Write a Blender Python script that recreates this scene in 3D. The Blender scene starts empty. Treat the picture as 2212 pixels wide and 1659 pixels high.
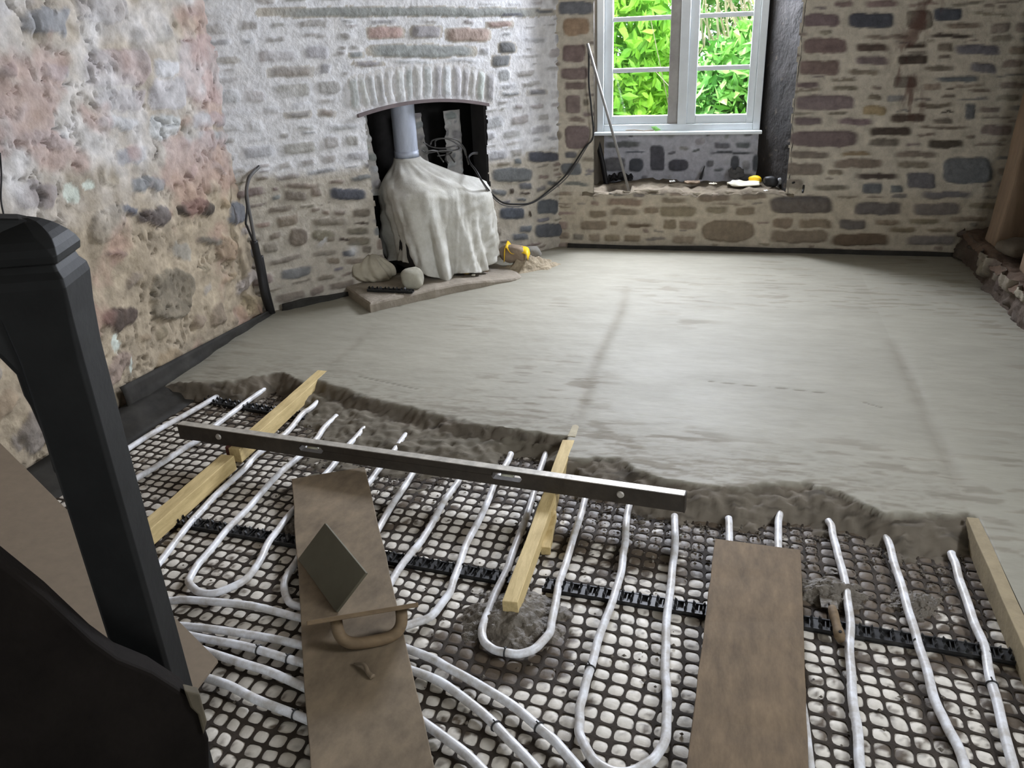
import bpy, math, random
import numpy as np
from mathutils import Vector, Matrix

# ------------------------------------------------------------------ camera
W_, H_ = 2212, 1659
F = 1750.0
CAM = np.array([0, 0, 1.525])
def basis():
    p, r, yaw = math.radians(24.2), math.atan(0.047), math.radians(-15.484)
    fw = np.array([math.sin(yaw)*math.cos(p), math.cos(yaw)*math.cos(p), -math.sin(p)])
    r0 = np.array([math.cos(yaw), -math.sin(yaw), 0]); u0 = np.cross(r0, fw)
    rt = r0*math.cos(r) - u0*math.sin(r)
    return rt, np.cross(rt, fw), fw
RT, UP, FW = basis()
scn = bpy.context.scene
cd = bpy.data.cameras.new('camera'); cam = bpy.data.objects.new('camera', cd)
scn.collection.objects.link(cam); scn.camera = cam
cd.sensor_width = 36; cd.lens = 36*F/W_; cd.clip_start = .02; cd.clip_end = 200
M = Matrix.Identity(4)
for i in range(3):
    M[i][0], M[i][1], M[i][2], M[i][3] = RT[i], UP[i], -FW[i], CAM[i]
cam.matrix_world = M

# ------------------------------------------------------------------ light
wd = bpy.data.worlds.new('world'); scn.world = wd; wd.use_nodes = True
nt = wd.node_tree; bg = nt.nodes['Background']
bg.inputs[0].default_value = (0.80, 0.90, 1.0, 1); bg.inputs[1].default_value = 4.5
def light(name, kind, loc, energy, color, rot=None, target=None, **kw):
    l = bpy.data.lights.new(name, kind); l.energy = energy; l.color = color
    for k, v in kw.items(): setattr(l, k, v)
    o = bpy.data.objects.new(name, l); scn.collection.objects.link(o); o.location = loc
    if target is not None:
        o.rotation_euler = (Vector(target)-Vector(loc)).to_track_quat('-Z', 'Y').to_euler()
    return o
light('sun', 'SUN', (-8, 7.6, 8), 14.0, (1, .95, .82), target=(0, 8.2, 0), angle=math.radians(1))
# daylight entering through the upper panes of the window, above the top of the picture
light('window_daylight', 'AREA', (-.36, 5.90, 1.92), 300, (.83, .88, 1.0), target=(-1.2, 3.4, 1.2),
      shape='RECTANGLE', size=.98, size_y=.58)
# daylight through a second window in the right-hand wall, beside the photographer
light('side_window_daylight', 'AREA', (2.02, 1.75, 1.72), 60, (.90, .93, 1.0), target=(-2.2, 4.3, 1.45),
      shape='RECTANGLE', size=.9, size_y=.75)
# added fill lamp behind the camera, outside a gap left in the rear wall
light('rear_fill', 'AREA', (1.1, -1.62, 1.2), 11, (1.0, .93, .84), target=(-.1, 3.0, .2),
      shape='RECTANGLE', size=.95, size_y=1.7)
scn.view_settings.view_transform = 'Standard'; scn.view_settings.look = 'None'
scn.view_settings.gamma = 1; scn.view_settings.use_curve_mapping = False
scn.view_settings.exposure = 0.22

# ------------------------------------------------------------------ geometry helpers
rng = np.random.default_rng(7); random.seed(7)
def ray(x, y): return FW*F + RT*(x-W_/2) - UP*(y-H_/2)
def fl(x, y, z=0.0):                      # pixel -> point at height z
    d = ray(x, y); return CAM + d*(z-CAM[2])/d[2]
def pln(x, y, P, N):                      # pixel -> point on a plane
    d = ray(x, y); P = np.array(P, float); N = np.array(N, float)
    return CAM + d*np.dot(P-CAM, N)/np.dot(d, N)
T = .075
FA = np.array([-2.44, 3.89]); FB = np.array([-1.08, 5.45])
FD = (FB-FA)/np.linalg.norm(FB-FA); FN = np.array([FD[1], -FD[0]])
WY = 5.42; LX = -2.5
def fwp(s, off, z): q = FA + FD*s + FN*off; return np.array([q[0], q[1], z])
def px_f(x, y, off=0):                    # pixel -> (s,z) on the fireplace wall
    P = np.append(FA+FN*off, 0); q = pln(x, y, P, np.append(FN, 0))
    return float(np.dot(q[:2]-FA, FD)), float(q[2])
def px_w(x, y, d=0): q = pln(x, y, (0, WY+d, 0), (0, 1, 0)); return float(q[0]), float(q[2])
def px_l(x, y): q = pln(x, y, (LX, 0, 0), (1, 0, 0)); return float(q[1]), float(q[2])

def srgb(r, g, b):
    f = lambda c: (c/255/12.92) if c/255 <= .04045 else ((c/255+.055)/1.055)**2.4
    return (f(r), f(g), f(b))

def obj(name, verts, faces, mat=None, parent=None, smooth=False, uv=None, col=None, loc=None):
    me = bpy.data.meshes.new(name)
    me.from_pydata([tuple(map(float, v)) for v in verts] if not isinstance(verts, np.ndarray) else verts.tolist(), [],
                   faces if not isinstance(faces, np.ndarray) else faces.tolist())
    if col is not None:
        a = me.color_attributes.new('Col', 'FLOAT_COLOR', 'POINT')
        c = np.ones((len(me.vertices), 4), np.float32); c[:, :col.shape[1]] = col
        a.data.foreach_set('color', c.ravel())
    if mat: me.materials.append(mat)
    if smooth: me.polygons.foreach_set('use_smooth', [True]*len(me.polygons))
    me.update()
    o = bpy.data.objects.new(name, me); scn.collection.objects.link(o)
    if parent: 
        o.parent = parent
        if any(abs(c) > 0 for c in parent.location): o.matrix_parent_inverse = Matrix.Translation(parent.location).inverted() @ Matrix.Identity(4)
    if loc is not None: o.location = loc
    return o
def tag(o, label=None, cat=None, group=None, kind=None):
    if label: o['label'] = label
    if cat: o['category'] = cat
    if group: o['group'] = group
    if kind: o['kind'] = kind
    return o
def thing(name, label, cat, loc=(0, 0, 0), group=None):
    o = bpy.data.objects.new(name, None); scn.collection.objects.link(o); o.location = loc
    o.empty_display_size = .05
    return tag(o, label, cat, group)

class MB:
    def __init__(s): s.v = []; s.f = []
    def add(s, v, f):
        n = len(s.v); s.v += [tuple(map(float, p)) for p in v]; s.f += [tuple(i+n for i in q) for q in f]; return s
    def box(s, c, sz, R=None, jit=0):
        c = np.array(c, float); h = np.array(sz, float)/2
        R = np.eye(3) if R is None else np.array(R)
        v = [c + R @ (h*np.array([i, j, k]) + (rng.uniform(-jit, jit, 3) if jit else 0)) for i in (-1, 1) for j in (-1, 1) for k in (-1, 1)]
        return s.add(v, [(0, 1, 3, 2), (4, 6, 7, 5), (0, 4, 5, 1), (2, 3, 7, 6), (0, 2, 6, 4), (1, 5, 7, 3)])
    def prism(s, poly, vec):
        n = len(poly); vec = np.array(vec, float)
        v = [np.array(p, float) for p in poly] + [np.array(p, float)+vec for p in poly]
        f = [tuple(range(n))[::-1], tuple(range(n, 2*n))] + [(i, (i+1) % n, (i+1) % n+n, i+n) for i in range(n)]
        return s.add(v, f)
    def tube(s, pts, r, n=10, rad=None, cap=True):
        P = [np.array(p, float) for p in pts]; m = len(P); v = []; f = []
        tn = []
        for i in range(m):
            t = P[min(i+1, m-1)]-P[max(i-1, 0)]; tn.append(t/(np.linalg.norm(t)+1e-9))
        up = np.array([0, 0, 1.]) if abs(tn[0][2]) < .9 else np.array([1., 0, 0])
        a = np.cross(tn[0], up); a /= np.linalg.norm(a)
        for i in range(m):
            a = a - tn[i]*np.dot(a, tn[i]); a /= np.linalg.norm(a); b = np.cross(tn[i], a)
            rr = rad[i] if rad is not None else r
            for k in range(n):
                th = 2*math.pi*k/n; v.append(P[i]+(a*math.cos(th)+b*math.sin(th))*rr)
        for i in range(m-1):
            for k in range(n):
                k2 = (k+1) % n; f.append((i*n+k, i*n+k2, (i+1)*n+k2, (i+1)*n+k))
        if cap: f += [tuple(range(n))[::-1], tuple((m-1)*n+k for k in range(n))]
        return s.add(v, f)
    def build(s, name, mat, parent=None, smooth=False, bevel=0, seg=2, loc=None):
        o = obj(name, s.v, s.f, mat, parent, smooth, loc=loc)
        if bevel:
            m = o.modifiers.new('bevel', 'BEVEL'); m.width = bevel; m.segments = seg; m.limit_method = 'ANGLE'; m.angle_limit = .6
        return o
def spline(pts, per=8):
    P = [np.array(p, float) for p in pts]; out = []
    Q = [2*P[0]-P[1]] + P + [2*P[-1]-P[-2]]
    for i in range(1, len(Q)-2):
        for k in range(per):
            t = k/per; a, b, c, d = Q[i-1:i+3]
            out.append(.5*((2*b)+(-a+c)*t+(2*a-5*b+4*c-d)*t*t+(-a+3*b-3*c+d)*t**3))
    out.append(P[-1]); return out

_lat = {}
def vn(x, y, seed=0):                     # value noise 0..1
    if seed not in _lat: _lat[seed] = np.random.default_rng(seed+100).random((256, 256))
    L = _lat[seed]; xi = np.floor(x).astype(int); yi = np.floor(y).astype(int)
    fx = x-xi; fy = y-yi; fx = fx*fx*(3-2*fx); fy = fy*fy*(3-2*fy)
    g = lambda a, b: L[a % 256, b % 256]
    return (g(xi, yi)*(1-fx)+g(xi+1, yi)*fx)*(1-fy)+(g(xi, yi+1)*(1-fx)+g(xi+1, yi+1)*fx)*fy
def fbm(x, y, seed=0, o=4):
    s = 0; a = .5; t = 0
    for i in range(o): s = s+a*vn(x*2**i+i*17.3, y*2**i+i*9.1, seed+i); t += a; a *= .5
    return s/t
def sst(a, b, x): t = np.clip((x-a)/(b-a), 0, 1); return t*t*(3-2*t)

# ------------------------------------------------------------------ materials
def mat(name, col=(.5, .5, .5), rough=.8, vc=False, n1=None, n2=None, bump=0, bscale=60, metal=0, spec=.4, stretch=(1, 1, 1), amt=.5, nscale=8, bdist=.004):
    """principled material; optional vertex colour; noise between col*n1 and col*n2; bump"""
    m = bpy.data.materials.new(name); m.use_nodes = True; t = m.node_tree; N = t.nodes; L = t.links
    b = N['Principled BSDF']; b.inputs['Roughness'].default_value = rough; b.inputs['Metallic'].default_value = metal
    b.inputs['Specular IOR Level'].default_value = spec
    tc = N.new('ShaderNodeTexCoord'); mp = N.new('ShaderNodeMapping'); mp.inputs['Scale'].default_value = stretch
    L.new(tc.outputs['Object'], mp.inputs[0])
    if vc:
        a = N.new('ShaderNodeAttribute'); a.attribute_name = 'Col'; base = a.outputs['Color']
    else:
        a = N.new('ShaderNodeRGB'); a.outputs[0].default_value = (*col, 1); base = a.outputs[0]
    if n1 is not None:
        nz = N.new('ShaderNodeTexNoise'); nz.inputs['Scale'].default_value = nscale; nz.inputs['Detail'].default_value = 6; nz.inputs['Roughness'].default_value = .65
        L.new(mp.outputs[0], nz.inputs['Vector'])
        cr = N.new('ShaderNodeValToRGB'); cr.color_ramp.elements[0].position = .5-amt/2; cr.color_ramp.elements[1].position = .5+amt/2
        c1 = n1 if isinstance(n1, tuple) else (n1,)*3; c2 = n2 if isinstance(n2, tuple) else (n2,)*3
        cr.color_ramp.elements[0].color = (*c1, 1); cr.color_ramp.elements[1].color = (*c2, 1)
        L.new(nz.outputs[0], cr.inputs[0])
        mx = N.new('ShaderNodeMix'); mx.data_type = 'RGBA'; mx.blend_type = 'MULTIPLY'; mx.inputs[0].default_value = 1
        L.new(base, mx.inputs[6]); L.new(cr.outputs[0], mx.inputs[7]); base = mx.outputs[2]
    L.new(base, b.inputs['Base Color'])
    if bump:
        nb = N.new('ShaderNodeTexNoise'); nb.inputs['Scale'].default_value = bscale; nb.inputs['Detail'].default_value = 5
        L.new(mp.outputs[0], nb.inputs['Vector'])
        bp = N.new('ShaderNodeBump'); bp.inputs['Strength'].default_value = bump; bp.inputs['Distance'].default_value = bdist
        L.new(nb.outputs[0], bp.inputs['Height']); L.new(bp.outputs[0], b.inputs['Normal'])
    return m
M_stone = mat('stone_wall', vc=True, rough=.92, n1=.72, n2=1.18, bump=.8, bscale=55, nscale=22, bdist=.006)
M_rubble = mat('rubble_wall', vc=True, rough=.95, n1=.72, n2=1.18, bump=.6, bscale=45, nscale=18, bdist=.008)
M_screed = mat('wet_screed', vc=True, rough=.5, n1=.88, n2=1.08, bump=.22, bscale=30, nscale=8, stretch=(1, 3.5, 1), spec=.2, bdist=.004)
_t = M_screed.node_tree; _b = _t.nodes['Principled BSDF']; _r = _t.nodes.new('ShaderNodeValToRGB'); _a = [x for x in _t.nodes if x.type == 'ATTRIBUTE'][0]
_r.color_ramp.elements[0].position = .16; _r.color_ramp.elements[0].color = (.9, .9, .9, 1); _r.color_ramp.elements[1].position = .32; _r.color_ramp.elements[1].color = (.50, .50, .50, 1)
_t.links.new(_a.outputs['Color'], _r.inputs[0]); _t.links.new(_r.outputs[0], _b.inputs['Roughness'])
M_mud = mat('wet_mortar', srgb(104, 96, 84), rough=.6, n1=.6, n2=1.2, bump=1, bscale=70, nscale=30, bdist=.008)
M_membrane = mat('white_membrane', vc=True, rough=.55, n1=.85, n2=1.05, bump=.2, bscale=90, nscale=60)
M_mesh = mat('black_plastic', srgb(52, 45, 38), rough=.8, spec=.2, n1=.6, n2=1.6, nscale=25)
M_clip = mat('clip_plastic', srgb(38, 38, 38), rough=.45, n1=.6, n2=1.5, nscale=40)
M_pipe = mat('white_pipe', srgb(232, 233, 236), rough=.38, n1=(.62, .58, .52), n2=1.0, nscale=22, amt=.25, spec=.5)
M_timber = mat('new_timber', srgb(214, 192, 140), rough=.75, n1=(.62, .58, .5), n2=1.05, nscale=14, stretch=(3, .5, 3), amt=.5, bump=.3, bscale=60)
M_ply = mat('muddy_plywood', srgb(130, 114, 92), rough=.8, n1=.5, n2=1.16, nscale=15, stretch=(1, .6, 1), bump=.3, bscale=40)
M_ply2 = mat('brown_plywood', srgb(118, 99, 75), rough=.8, n1=.5, n2=1.16, nscale=15, stretch=(2.2, .7, 1), bump=.3, bscale=40)
M_float = mat('float_plastic', srgb(96, 92, 76), rough=.8, n1=.85, n2=1.05, nscale=12)
M_fwood = mat('float_wood', srgb(122, 102, 76), rough=.75, n1=.6, n2=1.1, nscale=18, stretch=(.5, 3, 3))
M_alu = mat('dirty_aluminium_lit', srgb(196, 190, 178), rough=.45, n1=.5, n2=1.1, nscale=25, metal=.2, bump=.25)  # dirty metal, brightened so the colour carries window light on the level's top
M_aludark = mat('muddy_aluminium_shaded', srgb(66, 59, 50), rough=.65, n1=.55, n2=1.15, nscale=20, metal=.1, bump=.3)  # mud, plus the shade on the level's sides put into the colour
M_cloth = mat('dust_sheet', srgb(204, 203, 196), rough=.95, n1=(.66, .63, .57), n2=1.05, nscale=7, amt=.4, bump=.3, bscale=120)
M_flue = mat('flue_steel', srgb(172, 178, 190), rough=.5, n1=.7, n2=1.3, nscale=9, stretch=(2, 2, .5), metal=.2)
M_black = mat('soot', srgb(40, 38, 37), rough=.95, n1=.6, n2=1.5, nscale=10)
M_newel = mat('black_paint', srgb(30, 30, 29), rough=.6, n1=.7, n2=1.25, nscale=14, spec=.18, bump=.15)
M_dpm = mat('dpm_plastic', srgb(46, 44, 40), spec=.2, rough=.75, n1=.6, n2=1.6, nscale=12)
M_frame = mat('white_paint', srgb(232, 238, 240), rough=.4, n1=.9, n2=1.02, nscale=10)
M_concrete = mat('hearth_stone', srgb(150, 140, 125), rough=.85, n1=.7, n2=1.12, nscale=9, bump=.8, bscale=40, bdist=.008)
M_yellow = mat('yellow_plastic', srgb(250, 205, 40), rough=.45, n1=.9, n2=1.02)
M_paper = mat('white_paper', srgb(232, 226, 205), rough=.85, n1=.85, n2=1.03, nscale=20)
M_post = mat('old_timber', srgb(140, 118, 96), rough=.85, n1=.65, n2=1.12, nscale=8, stretch=(2, 2, .4), bump=.6, bscale=22)
M_plinth = mat('plinth_stone', srgb(128, 108, 90), rough=.95, n1=.5, n2=1.2, nscale=16, bump=1, bscale=30, bdist=.01)
M_cable = mat('grey_cable', srgb(92, 90, 88), rough=.55)
M_cabled = mat('black_cable', srgb(28, 27, 27), rough=.5)
M_leaf = mat('leaf_green', srgb(150, 212, 74), rough=.6, n1=(.45, .62, .5), n2=(1.4, 1.15, 1.0), nscale=2.2, amt=.3)
M_leaf2 = mat('leaf_dark', srgb(122, 184, 90), rough=.6, n1=(.5, .62, .7), n2=(1.3, 1.1, 1.0), nscale=2.2, amt=.3)
M_twig = mat('pale_twig', srgb(176, 168, 138), rough=.8)
M_steel = mat('galvanised_steel', srgb(150, 148, 144), rough=.5, n1=.6, n2=1.2, nscale=12, metal=.2)
M_rust = mat('rusty_iron', srgb(92, 52, 42), rough=.85, n1=.6, n2=1.2, nscale=30)
M_plaster = mat('dark_plaster', srgb(112, 104, 92), rough=.95, n1=.7, n2=1.1, nscale=5, bump=.4, bscale=20)
M_glass = bpy.data.materials.new('window_glass'); M_glass.use_nodes = True
_t = M_glass.node_tree; _o = _t.nodes['Material Output']; _t.nodes.remove(_t.nodes['Principled BSDF'])
_a = _t.nodes.new('ShaderNodeBsdfTransparent'); _b = _t.nodes.new('ShaderNodeBsdfGlossy'); _b.inputs['Roughness'].default_value = .03
_m = _t.nodes.new('ShaderNodeMixShader'); _m.inputs[0].default_value = .06
_t.links.new(_a.outputs[0], _m.inputs[1]); _t.links.new(_b.outputs[0], _m.inputs[2]); _t.links.new(_m.outputs[0], _o.inputs[0])

# ------------------------------------------------------------------ stone wall generator
G = {'p': srgb(120, 106, 105), 'r': srgb(128, 113, 106), 'g': srgb(112, 112, 114), 'd': srgb(84, 86, 92), 'b': srgb(126, 117, 104),
     'k': srgb(84, 74, 66), 'l': srgb(158, 158, 156), 'v': srgb(198, 200, 196), 'P': srgb(170, 148, 140), 't': srgb(150, 132, 106)}
def stone_wall(name, u0, u1, z0, z1, res, to3d, stones, auto, mortar, hole=None, upper_tone=None, amp=.013, label=None, material=None,
               soft=0., courses=None, seed=0, extra=None, auto_cols='gbbpd', rough=.004, warp=.016):
    nu, nz = int((u1-u0)/res)+1, int((z1-z0)/res)+1
    u = np.linspace(u0, u1, nu); z = np.linspace(z0, z1, nz); U, Z = np.meshgrid(u, z)
    wu = U + (fbm(U*14, Z*14, seed+1)-.5)*warp*2; wz = Z + (fbm(U*14, Z*14, seed+5)-.5)*warp*1.4
    h = np.zeros_like(U); best = np.full_like(U, 9.); occ = np.zeros_like(U, bool)
    C = np.zeros(U.shape+(3,)); 
    mor = np.array(mortar)
    C[:] = mor*(.88+.24*fbm(U*9, Z*9, seed+9))[..., None]
    r_ = np.random.default_rng(seed+50)
    keep_tone = np.zeros_like(U)
    def put(c, a, b, col, n=5, hh=1., keep=0, gap=.0):
        # c centre, a half width vec, b half height vec in (u,z)
        det = a[0]*b[1]-a[1]*b[0]
        ext = max(abs(a[0])+abs(b[0]), abs(a[1])+abs(b[1]))*1.15
        i0, i1 = np.searchsorted(z, c[1]-ext), np.searchsorted(z, c[1]+ext); j0, j1 = np.searchsorted(u, c[0]-ext), np.searchsorted(u, c[0]+ext)
        if i1 <= i0 or j1 <= j0: return
        du = wu[i0:i1, j0:j1]-c[0]; dz = wz[i0:i1, j0:j1]-c[1]
        p = (du*b[1]-dz*b[0])/det; q = (dz*a[0]-du*a[1])/det
        rr = (np.abs(p)**n+np.abs(q)**n)**(1/n)
        sz = min(math.hypot(*a), math.hypot(*b)); w = min(.5, .010/sz)
        m = (rr < 1) & (rr < best[i0:i1, j0:j1])
        prof = sst(0, w*1.6, 1-rr)
        tl = r_.uniform(-.25, .25, 2)
        hv = prof*(hh*amp*(1+tl[0]*p+tl[1]*q))
        hs = h[i0:i1, j0:j1]; hs[m] = hv[m]
        bs = best[i0:i1, j0:j1]; bs[m] = rr[m]; occ[i0:i1, j0:j1] |= rr < 1.04
        cc = np.array(col)*r_.uniform(.86, 1.14)*(1+r_.uniform(-.04, .04, 3))
        k = (sst(.0, w*.9, 1-rr)*m)[..., None]
        mott = (.8+.4*fbm(du*40+c[0]*91, dz*40+c[1]*57, seed+13))[..., None]
        Cs = C[i0:i1, j0:j1]; Cs[:] = Cs*(1-k)+cc*mott*k
        if keep: ns = keep_tone[i0:i1, j0:j1]; ns[m] = keep
    for s in stones:
        q = s[0]; col = G[s[1]]; keep = s[2] if len(s) > 2 else 0
        q = np.array(q); c = q.mean(0); a = (q[1]+q[2]-q[0]-q[3])/4; b = (q[0]+q[1]-q[2]-q[3])/4
        put(c, a, b, col, hh=r_.uniform(.8, 1.2), keep=keep, n=s[3] if len(s) > 3 else 5)
    if courses:
        (h0, h1, w0, w1, jt, bow) = courses; zz = z0-.02
        def free(ua, ub, za, zb):
            i0, i1 = np.searchsorted(z, za), np.searchsorted(z, zb); j0, j1 = np.searchsorted(u, ua), np.searchsorted(u, ub)
            return not occ[i0:i1, j0:j1].any()
        while zz < z1:
            hh_ = r_.uniform(h0, h1); uu = u0-.05
            while uu < u1:
                done = False
                for _ in range(5):
                    w_ = r_.uniform(w0, w1)*(hh_/h1)**.3; k_ = r_.uniform(.75, 1.0) if r_.random() < .7 else r_.uniform(.4, .6)
                    zc = zz+hh_/2+r_.normal(0, .004)+bow*math.sin(uu*3+zz*5)
                    if free(uu, uu+w_, zc-hh_*k_/2, zc+hh_*k_/2):
                        gc = np.array(G[auto_cols[r_.integers(len(auto_cols))]])*(1-soft)+mor*.9*soft; th = r_.normal(0, .03); aw = w_/2-jt/2; ah = hh_*k_/2-jt/2
                        put((uu+w_/2, zc), (aw*math.cos(th), aw*math.sin(th)), (-ah*math.sin(th)+r_.normal(0, .003), ah), gc, n=r_.uniform(3.5, 7), hh=r_.uniform(.6, 1.1)); done = True; break
                uu += w_+(r_.uniform(0, .01)) if done else .012
            zz += hh_
    # automatic infill of smaller stones
    for (cnt, wr, hr, ang, nn) in auto:
        for _ in range(cnt):
            c = (r_.uniform(u0, u1), r_.uniform(z0, z1)); aw = r_.uniform(*wr)/2; ah = r_.uniform(*hr)/2
            th = r_.normal(0, ang); a = (aw*math.cos(th), aw*math.sin(th)); b = (-ah*math.sin(th), ah*math.cos(th))
            P = np.array([(c[0]+i*a[0]*1.08+j*b[0]*1.15, c[1]+i*a[1]*1.08+j*b[1]*1.15) for i in (-1, -.5, 0, .5, 1) for j in (-1, 0, 1)])
            jj = ((P[:, 0]-u0)/(u1-u0)*(nu-1)).astype(int); ii = ((P[:, 1]-z0)/(z1-z0)*(nz-1)).astype(int)
            ok = (jj >= 0) & (jj < nu) & (ii >= 0) & (ii < nz)
            if occ[ii[ok], jj[ok]].any(): continue
            gc = np.array(G[auto_cols[r_.integers(len(auto_cols))]]); put(c, a, b, gc*(1-soft)+mor*.9*soft, n=nn, hh=r_.uniform(.6, 1.1))
    h += (fbm(U*22, Z*22, seed+20)-.5)*rough*2 + (fbm(U*70, Z*70, seed+24, 3)-.5)*rough
    if upper_tone is not None:
        wc, mk = upper_tone(U, Z, keep_tone, h); h = h*(1-.5*mk); C = C*(1-mk[..., None])+np.array(wc)*mk[..., None]*(.92+.16*fbm(U*30, Z*30, seed+30))[..., None]
    if extra is not None: h, C = extra(U, Z, h, C)
    V = to3d(U.ravel(), Z.ravel(), h.ravel())
    idx = np.arange(nu*nz).reshape(nz, nu)
    Fq = np.stack([idx[:-1, :-1], idx[:-1, 1:], idx[1:, 1:], idx[1:, :-1]], -1).reshape(-1, 4)
    if hole is not None:
        cu = (U[:-1, :-1]+res/2).ravel(); cz = (Z[:-1, :-1]+res/2).ravel(); Fq = Fq[~hole(cu, cz)]
    o = obj(name, V, Fq, material or M_stone, smooth=True, col=np.clip(C.reshape(-1, 3), 0, 1))
    tag(o, label, kind='structure'); return o
def zq(L, ox, oy, sc, fn):                # stones listed as zoomed-crop boxes
    out = []
    for t in L:
        q = t[:4]; k = t[4] if len(t) > 4 else 'b'; rest = t[5:]
        P = [(q[0], q[1]), (q[2], q[1]), (q[2], q[3]), (q[0], q[3])]
        out.append(([fn(ox+x/sc, oy+y/sc) for x, y in P], k, *rest))
    return out

# --- window wall ---
SW = zq([(490,2,620,40,'r'),(650,0,880,40,'r'),(330,70,545,150,'p'),(575,65,845,158,'d'),(890,50,1050,160),(1040,40,1210,118,'d'),(1090,125,1330,160),
 (325,205,585,295,'r'),(655,190,950,215),(1000,185,1290,210,'k'),(610,235,810,285,'k'),(885,230,1020,262,'k'),(1055,230,1165,285),(1150,240,1430,300,'g'),
 (300,320,550,412,'r'),(605,305,810,358,'p'),(1060,300,1150,325),(840,290,1030,350,'k'),(555,375,780,408),(980,352,1165,385),(1225,340,1400,400,'g'),
 (1035,412,1320,448,'g'),(290,445,440,485,'p'),(480,425,640,445),(820,410,960,480),(490,465,650,495),(1110,480,1170,490,'k'),(1210,480,1380,500),
 (285,515,635,600,'p'),(1085,515,1175,535),(680,515,770,550),(650,570,795,628,'t'),(920,560,1180,590),(1210,555,1275,655,'g'),(1070,605,1165,618,'k'),
 (455,608,595,625),(275,630,448,680,'p'),(500,640,740,680,'p'),(790,615,1020,665,'k'),(1030,638,1165,670),(940,680,1270,700),(680,685,940,740,'k'),
 (255,705,645,800,'p'),(680,750,880,795),(945,722,1070,740),(1000,755,1225,805,'k'),(1210,730,1275,755),(235,815,505,860),(525,820,730,850,'t'),(820,815,1085,858),
 (235,880,450,955),(480,860,790,915),(830,873,1050,915),(1085,850,1370,1000,'g'),(460,915,560,950),(600,935,880,975,'k'),(890,930,1055,1028,'g'),
 (380,1005,615,1037),(645,990,775,1055,'g'),(805,1000,882,1053,'g'),(965,1035,1270,1080,'g'),(145,1060,510,1160,'d'),(605,1095,890,1170,'d'),(925,1100,1200,1172,'g'),
 (300,1185,510,1240),(525,1190,690,1250,'d'),(715,1190,880,1225),(890,1185,1110,1220),(160,1180,290,1240),(790,1230,970,1262),(990,1240,1170,1265),
 (885,1275,1190,1335,'g'),(150,1245,490,1320),(480,1265,820,1335,'k')], 1600, 0, 2.513, px_w)
SW += zq([(250,430,640,510,'r'),(755,420,1050,485),(1110,385,1480,470),(1520,380,1820,450),(285,530,600,600),(615,515,780,590),(750,510,1140,620),
 (1190,510,1440,580),(1490,510,1690,600),(420,670,735,718,'k'),(290,650,390,700),(800,640,945,735),(955,650,1150,745),(1165,630,1700,860,'b',0,2.4),
 (0,640,280,740),(90,545,280,620),(230,770,400,850),(420,780,600,860)], 1250, 330, 4.424, px_w)
SW += zq([(240,140,460,290,'t'),(240,350,430,500,'r'),(215,530,460,640,'r'),(250,650,440,720,'r'),(260,750,390,910,'r'),(400,790,460,840,'b'),(270,930,450,980,'r'),
 (260,1000,460,1190,'p'),(250,1200,360,1260,'g'),(220,1290,400,1400,'g'),(200,5,500,125,'g')], 1150, 0, 3.687, px_w)
RX0, RX1 = -.87, .345      # recess in the front face
def recess_bottom(x): return .455+.008*np.sin(x*9)
def hole_w(x, z): return (x > RX0) & (x < RX1+(fbm(z*12, z*0+3, 3)-.5)*.03) & (z > recess_bottom(x))
def tow(u, z, h): return np.stack([u, WY-h+.03*(z < .46)*0, z], -1)
def ext_w(U, Z, h, C):
    lowm = sst(.5, .38, Z); C = C*(1-lowm[..., None]*.25)+np.array(srgb(150, 128, 92))*(lowm*.25)[..., None]
    st = np.exp(-((U-.98-.05*np.sin(Z*9))/.07)**2)*sst(.8, 1.0, Z)*sst(.42, .6, fbm(U*34, Z*9, 77))   # brown rust stain running down
    C = C*(1-.75*st[..., None])+np.array(srgb(82, 46, 38))*(.75*st[..., None])
    return h, C
stone_wall('wall_back', -1.16, 1.72, -.02, 2.5, .0085, tow, SW, [(1400, (.09, .26), (.03, .06), .03, 6), (2500, (.04, .12), (.015, .035), .05, 5)], srgb(192, 183, 166),
           hole=hole_w, seed=1, courses=(.045, .10, .10, .30, .011, .006), soft=.18, extra=ext_w, auto_cols='bgprb')
# recess: panel under the window, splayed reveals, ledge
RD = .36; RY = WY+RD
SP = zq([(760,1260,890,1370,'d',0,2.6),(1075,1262,1245,1370,'d',0,2.8),(930,1150,1060,1370,'d'),(1570,1230,1660,1370,'d',0,2.4),(1740,1215,1820,1380,'d',0,2.6),(720,1205,900,1225,'d'),
 (1380,1205,1790,1230,'d'),(560,1120,880,1180,'g'),(560,1250,740,1370,'g'),(1440,1130,1590,1190,'g'),(1610,1130,1750,1185,'g')], 1150, 0, 3.687, lambda x, y: px_w(x, y, RD))
stone_wall('wall_back', -.95, .27, .40, .80, .008, lambda u, z, h: np.stack([u, RY-h, z], -1), SP, [(300, (.04, .12), (.02, .08), .2, 3)], srgb(182, 182, 188), seed=5, auto_cols='glg', amp=.01)
def to_rev(u, z, h):        # right reveal: u from 0 (back) to 1 (front)
    x = .170+(RX1+.015-.170)*u-h*(.25+.75*u); y = RY-(RD+.005)*u; return np.stack([x, y, z], -1)
kk = {'amp': .02}
G2 = dict(G)
def ext_rev(U, Z, h, C): return h, C*np.array([.30, .28, .25])[None, None]
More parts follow.
